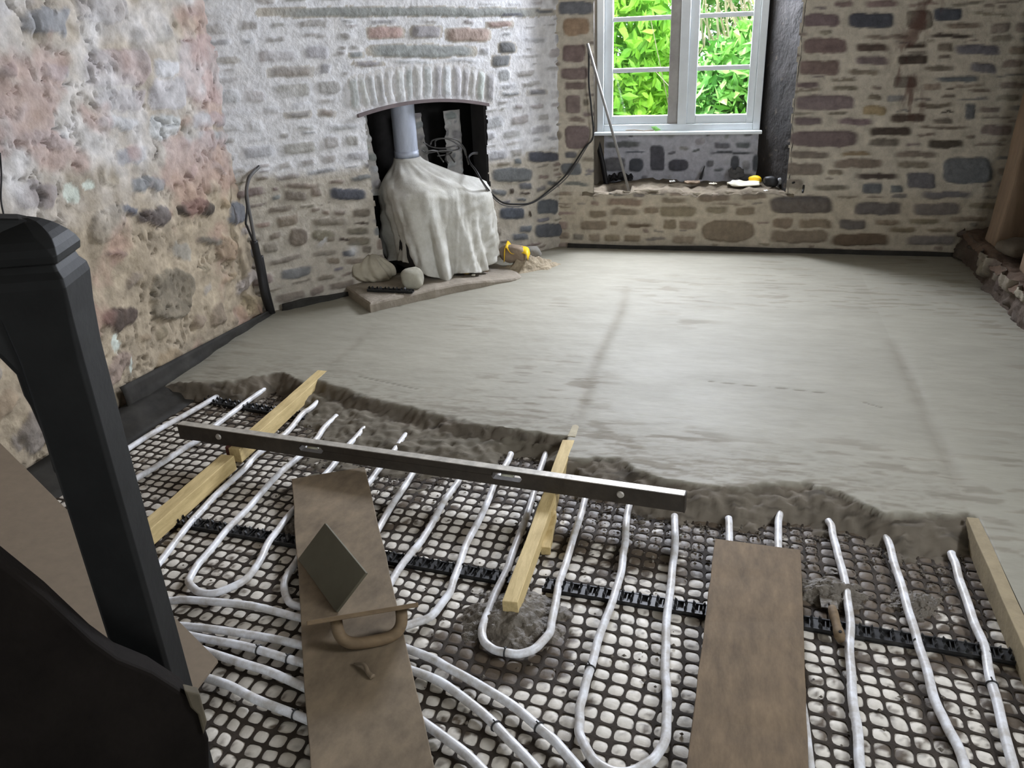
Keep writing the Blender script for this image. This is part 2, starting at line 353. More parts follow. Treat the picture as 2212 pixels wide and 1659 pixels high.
def rev_wall(name, fn):
    n = 60; u = np.linspace(0, 1, 40); z = np.linspace(.40, 2.4, 220); U, Z = np.meshgrid(u, z)
    h = (fbm(U*3, Z*8, 61)-.5)*.03+(fbm(U*9, Z*24, 65)-.5)*.012
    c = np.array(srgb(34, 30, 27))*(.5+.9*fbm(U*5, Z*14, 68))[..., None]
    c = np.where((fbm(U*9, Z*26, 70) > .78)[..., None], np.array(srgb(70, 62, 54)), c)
    V = fn(U.ravel(), Z.ravel(), h.ravel()); idx = np.arange(U.size).reshape(U.shape)
    Fq = np.stack([idx[:-1, :-1], idx[:-1, 1:], idx[1:, 1:], idx[1:, :-1]], -1).reshape(-1, 4)
    return tag(obj(name, V, Fq, M_stone, smooth=True, col=c.reshape(-1, 3)), kind='structure')
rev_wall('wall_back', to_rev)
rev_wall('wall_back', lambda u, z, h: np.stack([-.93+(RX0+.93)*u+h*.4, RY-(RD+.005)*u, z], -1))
mb = MB()
n = 60; xs = np.linspace(-.95, .40, n); ys = np.linspace(WY-.012, RY+.02, 24)
V = []; 
for y in ys:
    for x in xs:
        zz = .455+.008*math.sin(x*9)+.03*(vn(np.array(x*25), np.array(y*25), 8)-.5)+.006
        if y < WY: zz -= .02
        if -.80 < x < -.63 and WY+.02 < y < WY+.2: zz -= .09    # broken hollow at the left end
        V.append((x, y, zz))
Fq = [(j*n+i, j*n+i+1, (j+1)*n+i+1, (j+1)*n+i) for j in range(23) for i in range(n-1)]
cc = np.array([srgb(112, 102, 86)]*len(V))*(.8+.4*rng.random((len(V), 1)))
for k, v in enumerate(V):
    if v[2] < .41: cc[k] = srgb(38, 34, 30)
tag(obj('wall_back', V, Fq, M_stone, smooth=True, col=cc), kind='structure')

# --- fireplace wall (diagonal corner) ---
OP0, OP1 = .665, 1.475
def arch_z(s): return 1.085-.02*((s-.66)/.8)+.045*(1-((s-1.07)/.41)**2)
def hole_f(s, z):
    w = (fbm(z*14, z*0+1, 33)-.5)*.025
    return (s > OP0+w+.03*sst(.5, .2, z)) & (s < OP1+w) & (z < arch_z(s))
SF = zq([(150,42,2080,112,'l',1),(860,165,1110,255,'P',1),(1140,155,1350,250,'l',1),(1365,175,1660,265,'P',1),(1620,135,1810,180,'P',1),(1680,75,1890,105,'g',1),(1930,58,2060,85,'g',1),
 (855,285,1580,370,'l',1),(745,330,845,380,'l',1),(1590,300,1660,355,'l'),(1700,265,1825,345,'g',1),(1655,350,1790,430,'g',1),(765,395,980,430,'l',1),(1000,385,1320,405,'l'),(1330,375,1650,400,'l'),
 (225,420,530,500,'b',.6),(335,710,515,760,'b',.7),(545,705,670,750,'b',.7),(380,800,570,835,'l'),(600,790,840,840,'l'),(1705,585,1860,615,'g',.5),(1890,570,2020,615,'g',.6),
 (1800,1010,1860,1055,'g',1),(1885,965,2105,1040,'d',1),(1660,1070,1935,1165,'g',1),(1835,1165,1925,1220,'g'),(2010,1155,2100,1190,'g'),(1650,1210,1770,1255,'g'),(1775,1200,1810,1250,'k'),
 (1835,1230,1915,1250,'k'),(1810,1265,1890,1290,'g'),(1705,1325,1880,1405,'d'),(1660,1360,1690,1410,'k'),(1955,1270,2090,1375,'d'),(1900,1345,1920,1395,'k'),(1835,1440,1930,1490,'g'),
 (1940,1425,2120,1520,'d'),(1780,1490,1915,1540,'g'),(1950,1390,2040,1420,'g'),(615,1200,865,1285,'d',1),(310,1170,600,1212),(320,1220,490,1290),(500,1200,585,1260),
 (570,1345,620,1380),(640,1340,740,1380),(765,1335,890,1395),(500,1392,740,1450),(775,1420,885,1440,'k'),(730,1460,890,1505),(360,1450,495,1575,'b',0,2.5),(505,1465,665,1550,'b',0,2.5),
 (730,1520,900,1575),(700,1595,800,1645,'d'),(830,1570,900,1625)], 500, 0, 2.962, px_f)
SF += zq([(175,755,390,820),(180,830,405,915),(110,845,230,875,'k'),(150,1015,410,1075),(0,1010,140,1070),(0,820,95,880)], 700, 300, 3.95, px_f)
jb = [(770,722),(850,705),(905,700),(955,695),(1005,690),(1060,680),(1115,670),(1165,660),(1225,652),(1290,645),(1350,642),(1410,640),(1465,642),(1520,650),(1565,655),(1615,665),(1680,668)]
jt = [(735,500),(790,480),(850,465),(905,455),(965,445),(1030,430),(1095,415),(1155,405),(1215,400),(1285,395),(1350,395),(1415,400),(1480,410),(1530,420),(1580,430),(1635,440),(1690,450)]
for i in range(16):
    P = [jt[i], jt[i+1], jb[i+1], jb[i]]; c = np.mean(P, 0); P = [tuple(c+(np.array(p)-c)*np.array([.9, .985])) for p in P]
    SF.append(([px_f(500+x/2.962, y/2.962) for x, y in P], 'v' if i % 3 else 'l', .45, 6))
def upper_tone_f(S, Z, keep, h):  # blends to a paler tone above an uneven height line
    line = .80-.05*S+(fbm(S*6, Z*3, 90)-.5)*.10
    m = sst(line-.02, line+.06, Z)*(.80+.25*(fbm(S*9, Z*9, 93)-.5)*2)*(1-.55*sst(.003, .009, h)*sst(.25, .6, fbm(S*4, Z*7, 97)+.1))
    return srgb(228, 228, 230), np.clip(m*(1-.92*keep), 0, .93)
def ext_f(S, Z, h, C):
    m = np.exp(-((S-.5)/.03)**2-((Z-.33)/.03)**2)                 # white lime splash
    m = m+np.exp(-((S-.32)/.028)**2-((Z-.42)/.03)**2)*(fbm(S*60, Z*60, 95) > .45)
    C = C*(1-.8*np.clip(m, 0, 1)[..., None])+.65*.8*np.clip(m, 0, 1)[..., None]; return h, C
def tof(s, z, h): q = FA[None]+FD[None]*s[:, None]+FN[None]*h[:, None]; return np.column_stack([q, z])
stone_wall('wall_fireplace', -.12, 2.14, -.02, 2.5, .008, tof, SF, [(1500, (.09, .24), (.025, .05), .04, 4), (2500, (.04, .12), (.015, .035), .06, 3.5)], srgb(182, 174, 160),
           hole=hole_f, upper_tone=upper_tone_f, seed=2, courses=(.045, .095, .10, .28, .010, .008), extra=ext_f, auto_cols='bgrbb', rough=.003, soft=.15)
# --- left rubble wall ---
SL = zq([(760,150,1110,450,'P',0,3),(350,200,640,380,'P',0,3),(380,300,560,350,'P'),(400,385,640,480,'r'),(0,260,80,330,'k',0,2.5),(60,780,270,910,'r',0,2.6),(110,30,300,150,'g'),(590,890,750,980,'k',0,2.3),
 (750,860,930,940,'k',0,2.4),(500,885,610,930,'d'),(425,1320,595,1430,'k',0,2.6),(640,1160,840,1380,'b',0,2.8),(200,270,310,350,'l'),(650,260,770,340,'v'),(640,340,800,470,'l'),(400,500,620,560,'l'),
 (490,640,640,710,'g'),(560,760,700,830,'g'),(980,870,1060,970,'g'),(850,1020,950,1060,'b'),(420,1080,560,1110,'b'),(180,360,330,440,'t'),(640,490,760,600,'v'),(820,480,1000,550,'l'),(100,560,300,640,'l'),(850,560,1000,640,'l')],
 0, 0, 1.999, px_l)
SL = [([(q[0], q[1]) for q in s[0]], *s[1:]) for s in SL]
def tol(y, z, h): return np.stack([LX+h, y, z], -1)
def upper_tone_l(Y, Z, keep, h):  # patchy paler tone towards the top of the rubble wall
    line = .84+(fbm(Y*5, Z*3, 190)-.5)*.2
    m = sst(line-.1, line+.22, Z)*np.clip(.25+1.2*(fbm(Y*7, Z*7, 193)-.3), 0, 1)
    return srgb(205, 203, 202), np.clip(m, 0, .82)
def ext_l(Y, Z, h, C):
    h = h+(fbm(Y*5, Z*5, 200)-.5)*.06+(fbm(Y*18, Z*18, 204, 3)-.5)*.013
    C = C*(.70+.60*fbm(Y*15, Z*21, 231))[..., None]*(.88+.24*fbm(Y*50, Z*60, 236, 3))[..., None]
    rd = np.abs(fbm(Y*7, Z*7, 208, 3)-.5)                        # cracks
    rd2 = np.abs(fbm(Y*15+4, Z*12, 212, 3)-.5)
    cr = sst(.014, .0, rd)*sst(.46, .56, fbm(Y*3, Z*3, 216))+sst(.016, 0, rd2)*sst(.46, .58, fbm(Y*6+9, Z*6, 219))
    cr = np.clip(cr, 0, 1); h = h-.034*cr; C = C*(1-.6*cr[..., None])
    red = sst(.56, .66, fbm(Y*3.2, Z*3.2, 222))*.45
    C = C*(1-red[..., None])+np.array(srgb(170, 132, 120))*red[..., None]
    for (px, py, a, b) in [(250, 745, .03, .045), (285, 790, .012, .04), (155, 418, .035, .04), (185, 400, .03, .02)]:
        y0, z0 = px_l(px, py); m = sst(1.2, .7, ((Y-y0)/a)**2+((Z-z0)/b)**2+(fbm(Y*40, Z*40, 225)-.5)*1.5)
        C = C*(1-m[..., None])+np.array(srgb(206, 212, 200))*m[..., None]
    return h, C
stone_wall('wall_left', .6, 4.05, -.02, 2.5, .010, tol, SL, [(260, (.14, .32), (.08, .18), .25, 2.8), (700, (.06, .16), (.03, .09), .3, 2.8)],
           srgb(166, 152, 130), upper_tone=upper_tone_l, seed=3, extra=ext_l, auto_cols='btbPgtl', amp=.016, material=M_rubble, rough=.004, warp=.04, soft=.5)
# corner filler between the rubble wall and the fireplace wall, wall backings, room shell
def backing(name, mb, m=M_plaster): return tag(mb.build(name, m), kind='structure')
backing('wall_left', MB().box((LX-.22, 2.3, 1.2), (.3, 5.4, 2.7)))
q = MB()
for (s0, s1, zz0, zz1) in [(-.4, OP0-.06, -.05, 2.5), (OP1+.03, 2.5, -.05, 2.5), (OP0-.06, OP1+.03, 1.16, 2.5)]:
    q.prism([fwp(s0, -.05, zz0), fwp(s1, -.05, zz0), fwp(s1, -.05, zz1), fwp(s0, -.05, zz1)], (-FN[0]*.12, -FN[1]*.12, 0))
backing('wall_fireplace', q)
q = MB(); q.box((-1.08, WY+.26, 1.2), (.33, .46, 2.7)); q.box((1.16, WY+.28, 1.2), (1.5, .46, 2.7)); q.box((-.3, WY+.24, .18), (1.4, .42, .46))
q.box((-.36, RY+.10, .6), (1.3, .14, .36)); q.box((-.3, WY+.28, 2.36), (1.5, .5, .30))
backing('wall_back', q)
backing('wall_right', MB().box((1.80, 3.95, 1.2), (.2, 3.3, 2.7)).box((1.80, -.5, 1.2), (.2, 3.2, 2.7)).box((1.80, 1.7, .5), (.2, 1.2, 1.5)).box((1.80, 1.7, 2.35), (.2, 1.2, .4)), mat('dark_right_plaster', srgb(70, 62, 53), rough=.95, n1=.7, n2=1.1, nscale=5))
backing('ceiling', MB().box((-.6, 2.4, 2.53), (5.4, 7.6, .1)))
backing('wall_rear', MB().box((-1.2, -1.5, 1.2), (3.6, .1, 2.7)).box((1.75, -1.5, 1.2), (.3, .1, 2.7)).box((1.1, -1.5, 2.3), (1.1, .1, .5)))

# --- firebox ---
q = MB(); BK = -.55
def fbox(s0, s1, o0, o1, z0, z1, mm): return mm.prism([fwp(s0, o0, z0), fwp(s1, o0, z0), fwp(s1, o1, z0), fwp(s0, o1, z0)], (0, 0, z1-z0))
fbox(.2, 2.1, BK, BK-.05, 0, 1.7, q); fbox(.58, .62, 0-.17, BK, 0, 1.7, q); fbox(1.6, 1.64, -.17, BK, 0, 1.7, q); fbox(.2, 2.1, -.05, BK, 1.5, 1.56, q)
fbox(OP1-.01, OP1+.1, -.16, -.01, 0, 1.12, q); fbox(.5, 1.7, -.01, BK, -.02, .09, q)
tag(q.build('wall_fireplace', M_black), kind='structure')
def fstone(s0, s1, off, z0, z1, seed, slant=0, base='g'):
    def f(u, z, h): q = FA[None]+FD[None]*(u+slant*(z-z0))[:, None]+FN[None]*(h+off)[:, None]; return np.column_stack([q, z])
    return stone_wall('wall_fireplace', s0, s1, z0, z1, .01, f, [], [(300, (.06, .12), (.04, .08), .1, 3), (300, (.02, .05), (.02, .04), .3, 3)], srgb(190, 186, 180), seed=seed, auto_cols='lvl', amp=.02, rough=.01)
fstone(.60, .79, -.13, .60, 1.14, 40, -.12); 
for (xa, ya, xb, yb, off, sl) in [(905, 243, 940, 330, -.32, -.22), (957, 240, 1000, 350, -.32, 0)]:
    s0, z1 = px_f(xa, ya, off); s1, z0 = px_f(xb, yb, off)
    fstone(s0-(.05 if sl else 0), s1 if not sl else s1-.03, off, z0-.25, z1, 43 if sl else 46, sl*.5)
# steel arch bar under the voussoirs
q = MB(); ss = np.linspace(OP0-.04, OP1+.015, 26)
q.v = []; 
for s in ss:
    for (o, dz) in [(.022, 0), (.022, .018), (-.10, .018), (-.10, 0)]: q.v.append(tuple(fwp(s, o, arch_z(s)-.014+dz)))
for i in range(25):
    for k in range(4): q.f.append((i*4+k, (i+1)*4+k, (i+1)*4+(k+1) % 4, i*4+(k+1) % 4))
q.f += [(0, 1, 2, 3), (103, 102, 101, 100)]
tag(q.build('arch_bar', mat('arch_iron', srgb(120, 108, 108), rough=.7, n1=.7, n2=1.1)), 'curved flat iron bar carrying the stone arch over the fireplace opening', 'iron bar')

# ------------------------------------------------------------------ window
win = bpy.data.objects.new('window_1', None); scn.collection.objects.link(win); tag(win, kind='structure', label='white painted two-light casement window over the stone recess')
FY = RY-.045                    # face of the frame
def wx(x, y): return px_w(x, y, RD-.045)
xL, zB = wx(1290, 285); xR = wx(1640, 290)[0]+.0; xM = wx(1452, 285)[0]; zT = 2.22
fr = MB()
fr.box((xL+.022, FY+.03, (zB+zT)/2), (.045, .07, zT-zB)); fr.box((xR-.022, FY+.03, (zB+zT)/2), (.045, .07, zT-zB))
fr.box(((xL+xR)/2, FY+.03, zB+.022), (xR-xL-.09, .066, .045)); fr.box(((xL+xR)/2, FY+.03, zT-.02), (xR-xL-.09, .066, .045))
fr.build('window_frame', M_frame, win, bevel=.004)
xa, xb, xc = wx(1441, 265)[0], wx(1463, 265)[0], wx(1482, 275)[0]
MB().box(((xb+xc)/2, FY+.03, (zB+zT)/2), (xc-xb, .075, zT-zB-.08)).build('mullion', M_frame, win, bevel=.004)
MB().box(((xL+xR)/2, FY-.030, zB-.008), (xR-xL+.03, .06, .020)).build('window_sill', M_frame, win, bevel=.004)
zbars = [wx(1390, 152)[1], wx(1390, 40)[1], 1.80]
M_stile = mat('shaded_stile', srgb(170, 166, 160), rough=.8, n1=.7, n2=1.1, nscale=10)  # grey puts the shade on the meeting stile into its colour
def casement(x0, x1, yo, wl_, wr_, dark):
    z0 = zB+.045; z1 = zT-.045; y = FY+.03+yo; fm = MB()
    fm.box((x0+wl_/2, y, (z0+z1)/2), (wl_, .04, z1-z0))
    if not dark: fm.box((x1-wr_/2, y, (z0+z1)/2), (wr_, .04, z1-z0))
    fm.box(((x0+wl_+x1-wr_)/2, y, z0+.027), (x1-x0-wl_-wr_, .038, .054)); fm.box(((x0+wl_+x1-wr_)/2, y, z1-.02), (x1-x0-wl_-wr_, .038, .04))
    c = fm.build('casement', M_frame, win, bevel=.004)
    if dark: tag(MB().box((x1-wr_/2, y-.004, (z0+z1)/2), (wr_, .04, z1-z0)).build('meeting_stile', M_stile, c, bevel=.003), 'window stile with its shade put into a grey colour')
    g0, g1 = x0+wl_, x1-wr_
    for zb in zbars: MB().box(((g0+g1)/2, y, zb), (g1-g0+.004, .03, .028)).build('glazing_bar', M_frame, c, bevel=.003)
    zz = [z0+.05]+zbars+[z1-.03]
    for i in range(4): MB().box(((g0+g1)/2, y+.004, (zz[i]+zz[i+1])/2), (g1-g0+.004, .004, zz[i+1]-zz[i]-.02)).build('glass_pane', M_glass, c)
casement(xL+.045, xb, .012, .055, xb-xa, True); casement(xc, xR-.045, .0, .055, .045, False)
tw = MB(); a0 = np.array([-.70, FY-.03, zB+.012]); tw.tube([a0, a0+(.06, .0, .002), a0+(.12, -.004, -.004), a0+(.19, 0, .0)], .004, 6)
tag(tw.build('dry_twig', mat('twig', srgb(120, 108, 92))), 'dry brown twig lying on the window sill left of the mullion', 'twig')
lf = MB(); c0 = np.array([-.50, FY-.035, zB+.004]); lf.add([c0+(-.03, 0, .028), c0+(0, -.006, .0), c0+(.035, 0, .008), c0+(0, .006, .03), c0+(-.03, .001, .03), c0+(0, -.004, .003), c0+(.035, .002, .01), c0+(0, .008, .032)],
    [(0, 1, 2, 3), (7, 6, 5, 4), (0, 4, 5, 1), (1, 5, 6, 2), (2, 6, 7, 3), (3, 7, 4, 0)])
tag(lf.build('fallen_leaf', M_leaf2), 'curled green leaf lying on the window sill', 'leaf')

# ------------------------------------------------------------------ garden outside
def shrub(name, cx, cy, cz, rx, ry, rz, nleaf, m, label, size=.075, stems=0, seed=0, core=True):
    r = np.random.default_rng(seed); root = thing(name, label, 'shrub', (cx, cy, 0), 'shrubs outside the window')
    th = r.uniform(0, 2*math.pi, nleaf); ph = np.arccos(r.uniform(-1, 1, nleaf)); rad = r.uniform(.75, 1.05, nleaf)
    c = np.stack([rx*rad*np.sin(ph)*np.cos(th), ry*rad*np.sin(ph)*np.sin(th), rz*rad*np.cos(ph)], -1)+np.array([0, 0, cz])
    a = r.normal(0, 1, (nleaf, 3)); a[:, 2] -= .4; a /= np.linalg.norm(a, axis=1)[:, None]
    b = np.cross(a, r.normal(0, 1, (nleaf, 3))); b /= np.linalg.norm(b, axis=1)[:, None]
    L = (size*r.uniform(.6, 1.3, nleaf))[:, None]; nn = np.cross(a, b)
    V = np.stack([c-a*L, c-b*L*.42-a*L*.1+nn*L*.12, c+a*L, c+b*L*.42-a*L*.1+nn*L*.12, c-nn*L*.05], 1).reshape(-1, 3)
    i = np.arange(nleaf)*5; Fq = np.concatenate([np.stack([i, i+1, i+4], -1), np.stack([i+1, i+2, i+4], -1), np.stack([i+2, i+3, i+4], -1), np.stack([i+3, i, i+4], -1)])
    obj('foliage', V, Fq, m, root, loc=None).location = (0, 0, 0)
    st = MB()
    for k in range(max(stems, 5)):
        t = r.uniform(0, 6.28); e = np.array([rx*.9*math.cos(t), -abs(ry*1.05*math.sin(t)) if stems else ry*.6*math.sin(t), cz+rz*r.uniform(-.5, .9)])
        m1 = e*.5+r.normal(0, .1, 3); m1[2] = e[2]*.6; e2_ = e+r.normal(0, .2, 3)
        st.tube(spline([(r.normal(0, .05), r.normal(0, .05), 0), m1, e, e2_, e2_+r.normal(0, .18, 3), e2_+r.normal(0, .3, 3)], 5), .012, 5, rad=np.linspace(.012, .003, 26))
    o = st.build('stem', M_twig, root); 
    for ch in root.children: ch.matrix_parent_inverse = Matrix.Identity(4)
    return root
shrub('garden_shrub', -1.55, 8.0, 1.0, 1.05, .8, 1.35, 9000, M_leaf, 'bright green leafy shrub outside, seen through the left casement', seed=1)
shrub('garden_shrub', .35, 7.25, .70, .75, .45, .75, 5200, M_leaf2, 'darker green shrub outside, seen through the lower right casement', seed=2)
shrub('garden_shrub', .25, 8.4, 1.8, .65, .35, .75, 1400, M_twig, 'pale dry branching shrub outside, seen through the upper right panes', size=.022, stems=46, seed=3)
shrub('garden_shrub', -.8, 10.2, 1.2, 3.0, .8, 2.1, 16000, M_leaf2, 'tall dark green hedge shrub outside, behind the other garden shrubs', size=.1, seed=4)
tag(MB().box((-.6, 10, -.35), (14, 8.2, .1)).build('garden_ground', mat('soil', srgb(90, 100, 60))), kind='structure')


# ------------------------------------------------------------------ screed (heightfield over the real floor)
def edge(pts, z): P = np.array([fl(x, y, z)[:2] for x, y in pts]); k = np.argsort(P[:, 0]); return P[k, 0], P[k, 1]
R1, R2, R3 = -1.77, -.53, .785
topA = edge([(290, 835), (373, 828), (490, 822), (560, 812), (612, 802), (640, 820), (672, 832)], T)
topB = edge([(700, 822), (760, 845), (830, 862), (900, 880), (1000, 905), (1100, 925), (1215, 938)], T)
topC = edge([(1232, 985), (1330, 990), (1430, 1030), (1500, 1042), (1600, 1045), (1720, 1040), (1790, 1055), (1860, 1085), (1905, 1105), (2000, 1108), (2080, 1105)], T)
toeA = edge([(290, 870), (363, 852), (452, 872), (548, 868), (591, 856), (640, 868)], 0)
toeB = edge([(665, 890), (700, 950), (780, 985), (850, 1008), (960, 1010), (1050, 1005), (1120, 972), (1170, 985), (1200, 1020)], 0)
toeC = edge([(1232, 1058), (1330, 1100), (1430, 1125), (1550, 1140), (1700, 1140), (1790, 1150), (1850, 1165), (1900, 1180), (1950, 1205), (2000, 1225), (2060, 1220), (2090, 1195)], 0)
def screed(X, Y):
    jt = (fbm(X*9, Y*9, 301)-.5)*.05+(fbm(X*35, Y*35, 305)-.5)*.03
    yt = np.where(X < R1, np.interp(X, *topA), np.where(X < R2, np.interp(X, *topB), np.interp(X, *topC)))+jt
    yb = np.where(X < R1, np.interp(X, *toeA), np.where(X < R2, np.interp(X, *toeB), np.interp(X, *toeC)))+jt*1.6-.02
    yb = np.minimum(yb, yt-.07)
    t = np.clip((yt-Y)/(yt-yb), 0, None)                      # 0 at top edge, 1 at toe
    hA = T*(1-sst(0, 1, t))-.02*np.clip(t-1, 0, 3)
    hC = np.where(t < .22, T-.008*t/.22-.012*sst(0, .08, t), T-.020-(T-.02)*sst(.22, 1, t))-.02*np.clip(t-1, 0, 3)
    hB = np.where(t < .30, T-(T-.036)*sst(0, .24, t), .036-.02*sst(.3, .92, t))-.03*np.clip(t-.92, 0, 3)
    h = np.where(X < R1, hA, np.where(X < R2, hB, hC))
    h = np.where(t <= 0, T, h)
    rough = sst(-.02, .1, t)*(X < R3)
    t = np.where(X < R3, t, 0)
    lump = (fbm(X*14, Y*14, 310)-.5)*.038+(fbm(X*45, Y*45, 314)-.5)*.018+(fbm(X*110, Y*110, 318, 2)-.5)*.006
    h = h+(lump+(fbm(X*9, Y*75, 322, 3)-.5)*.012*(X > R2))*rough
    # smooth trowelled surface: gentle waves and rough tracks where the rails were drawn out
    h = h+(1-rough)*((fbm(X*2.2, Y*6, 330)-.5)*.004+(fbm(X*9, Y*40, 334, 3)-.5)*.0012)
    trk = np.exp(-((X-R2-.01*np.sin(Y*5))/.028)**2)*sst(2.6, 3.0, Y)*sst(4.75, 4.2, Y)+np.exp(-((X-R3-.005)/.03)**2)*sst(2.3, 2.7, Y)*sst(3.95, 3.75, Y)
    trk = trk+.6*np.exp(-((X-R1)/.03)**2)*sst(3.0, 3.2, Y)*sst(3.9, 3.5, Y)
    trk = np.clip(trk, 0, 1)*(.35+1.1*fbm(X*20, Y*20, 340))
    h = h-(1-rough)*trk*.004
    wl = sst(.16, .0, X-LX)*sst(3.9, 2.7, Y)                   # smeared, lower strip beside the rubble wall
    h = h-.012*wl*(1-rough)
    h = np.where(X > R3+.02, T-.006*trk, h)
    scr = sst(.57, .68, fbm(X*7, Y*38, 350))*(1-rough)         # dark trowel drags
    scr = scr*sst(.4, .62, fbm(X*1.3, Y*1.3, 353))
    near = sst(-.22, .0, -(yt-Y)*-1*-1)                        # closeness to the ragged edge
    near = np.clip(1-(Y-yt)/.35, 0, 1)*(X < R3)
    col = np.array(srgb(148, 144, 130))*np.ones(X.shape+(1,))
    col = col*(.93+.14*fbm(X*3, Y*9, 360))[..., None]
    brown = np.array(srgb(116, 108, 95)); dk = np.array(srgb(104, 96, 84)); vd = np.array(srgb(74, 66, 56))
    k = np.clip(.55*trk+.8*scr+near*sst(.46, .66, fbm(X*24, Y*110, 370))*.7, 0, 1)[..., None]*.7
    col = col*(1-k)+brown*k
    for (x0, y0), (x1, y1), w in [(fl(1530, 824, T)[:2], fl(1640, 835, T)[:2], .004), (fl(1660, 836, T)[:2], fl(1790, 850, T)[:2], .004), (fl(1865, 868, T)[:2], fl(1905, 880, T)[:2], .005), (fl(770, 812, T)[:2], fl(900, 840, T)[:2], .004)]:
        tt = np.clip(((X-x0)*(x1-x0)+(Y-y0)*(y1-y0))/((x1-x0)**2+(y1-y0)**2), 0, 1); d = np.hypot(X-x0-tt*(x1-x0), Y-y0-tt*(y1-y0))
        m = sst(w, w*.3, d); h = h-.004*m; col = col*(1-m[..., None]*.7)+brown*m[..., None]*.5
    r = rough[..., None]; tone = fbm(X*11, Y*11, 380)[..., None]
    rc = dk*(.75+.5*tone); rc = rc*(1-sst(.55, .72, fbm(X*14, Y*60, 384))[..., None]*.4)
    flat = np.where(((X > R1) & (X < R2) & (t > .28))[..., None], .5, 0.)
    rc = rc*(1-flat)+np.array(srgb(112, 106, 92))*flat
    col = col*(1-r)+rc*r
    return h, col
xs = np.arange(-2.62, 1.62, .0085); ys = np.arange(.7, 5.62, .0085); X, Y = np.meshgrid(xs, ys)
Hh, CC = screed(X, Y)
idx = np.arange(X.size).reshape(X.shape)
Fq = np.stack([idx[:-1, :-1], idx[:-1, 1:], idx[1:, 1:], idx[1:, :-1]], -1).reshape(-1, 4)
keep = (Hh > -.012).ravel(); wall = ((X-FA[0])*FN[0]+(Y-FA[1])*FN[1] > -.04).ravel()
hearth_out = ~((((X-FA[0])*FD[0]+(Y-FA[1])*FD[1]) > .46) & (((X-FA[0])*FD[0]+(Y-FA[1])*FD[1]) < 1.2) & (((X-FA[0])*FN[0]+(Y-FA[1])*FN[1]) < .30)).ravel()
ok = keep & wall & hearth_out & ~((X > R3-.012) & (X < R3+.012) & (Y < 2.36)).ravel()
Fq = Fq[ok[Fq].all(1)]
used = np.unique(Fq); remap = -np.ones(X.size, int); remap[used] = np.arange(len(used))
V = np.column_stack([X.ravel(), Y.ravel(), Hh.ravel()])[used]
tag(obj('floor', V, remap[Fq], M_screed, smooth=True, col=CC.reshape(-1, 3)[used]), 'freshly laid wet grey screed floor with a ragged front edge', kind='structure')
tag(MB().box((-.5, 2.4, -.12), (5.2, 7.8, .16)).build('floor', M_dpm), kind='structure')

# ------------------------------------------------------------------ membrane, mesh
CELL = .0435
def warp(U, V_):
    lf = np.clip((-.9-U)/1.2, 0, 1)
    return (U+(fbm(U*3.1, V_*3.1, 400)-.5)*.035+(fbm(U*9, V_*9, 404)-.5)*.012,
            V_-.10*U+lf*0+(fbm(U*3.3+7, V_*3.3, 408)-.5)*.035+(fbm(U*9+3, V_*9, 411)-.5)*.012,
            (fbm(U*4, V_*4, 414)-.5)*.007)
def dirt(X, Y):
    # spatter of mortar on the membrane: heavy by the screed's toe, lighter elsewhere
    yb = np.where(X < R1, np.interp(X, *toeA), np.where(X < R2, np.interp(X, *toeB), np.interp(X, *toeC)))
    e = np.clip(1.1-(yb-Y)/.50, 0, 1); e = np.where(X < R2, e*.62, e)
    g = sst(-.3, .7, X)*.16
    n = fbm(X*13, Y*13, 420)*.6+fbm(X*48, Y*48, 424)*.4
    m1 = sst(.62-.36*e-g*.7, .70-.30*e-g*.6, n)
    sp = sst(.70, .76, fbm(X*75, Y*75, 428, 2))*sst(.35, .6, fbm(X*5, Y*5, 431))
    md = sst(.27, .10, np.hypot(X+.50, (Y-1.62)*1.1))+sst(.2, .05, np.hypot(X-.32, Y-1.99))
    m2 = sst(.5, .6, n*.6+.55*md)
    return np.clip(np.maximum(np.maximum(m1, sp*.85), m2), 0, 1), n
u = np.arange(-2.34, .80, .008); v = np.arange(.75, 3.25, .008); U, V_ = np.meshgrid(u, v)
PX, PY, PZ = warp(U, V_)
pil = (np.abs(np.sin(np.pi*U/CELL))*np.abs(np.sin(np.pi*V_/CELL)))**.4
Z = -.001+PZ+pil*.0065+(fbm(PX*60, PY*60, 440, 2)-.5)*.002
D, nn = dirt(PX, PY)
wc = np.array(srgb(220, 213, 200))*(.82+.3*fbm(PX*45, PY*45, 444))[..., None]
C = wc*(1-D[..., None])+np.array(srgb(92, 80, 66))*(.7+.6*fbm(PX*50, PY*50, 448))[..., None]*D[..., None]
idx = np.arange(U.size).reshape(U.shape)
Fq = np.stack([idx[:-1, :-1], idx[:-1, 1:], idx[1:, 1:], idx[1:, :-1]], -1).reshape(-1, 4)
tag(obj('membrane', np.column_stack([PX.ravel(), PY.ravel(), Z.ravel()]), Fq, M_membrane, smooth=True, col=C.reshape(-1, 3)),
    'dirty white membrane sheet puffing up through the black mesh on the floor', 'membrane')
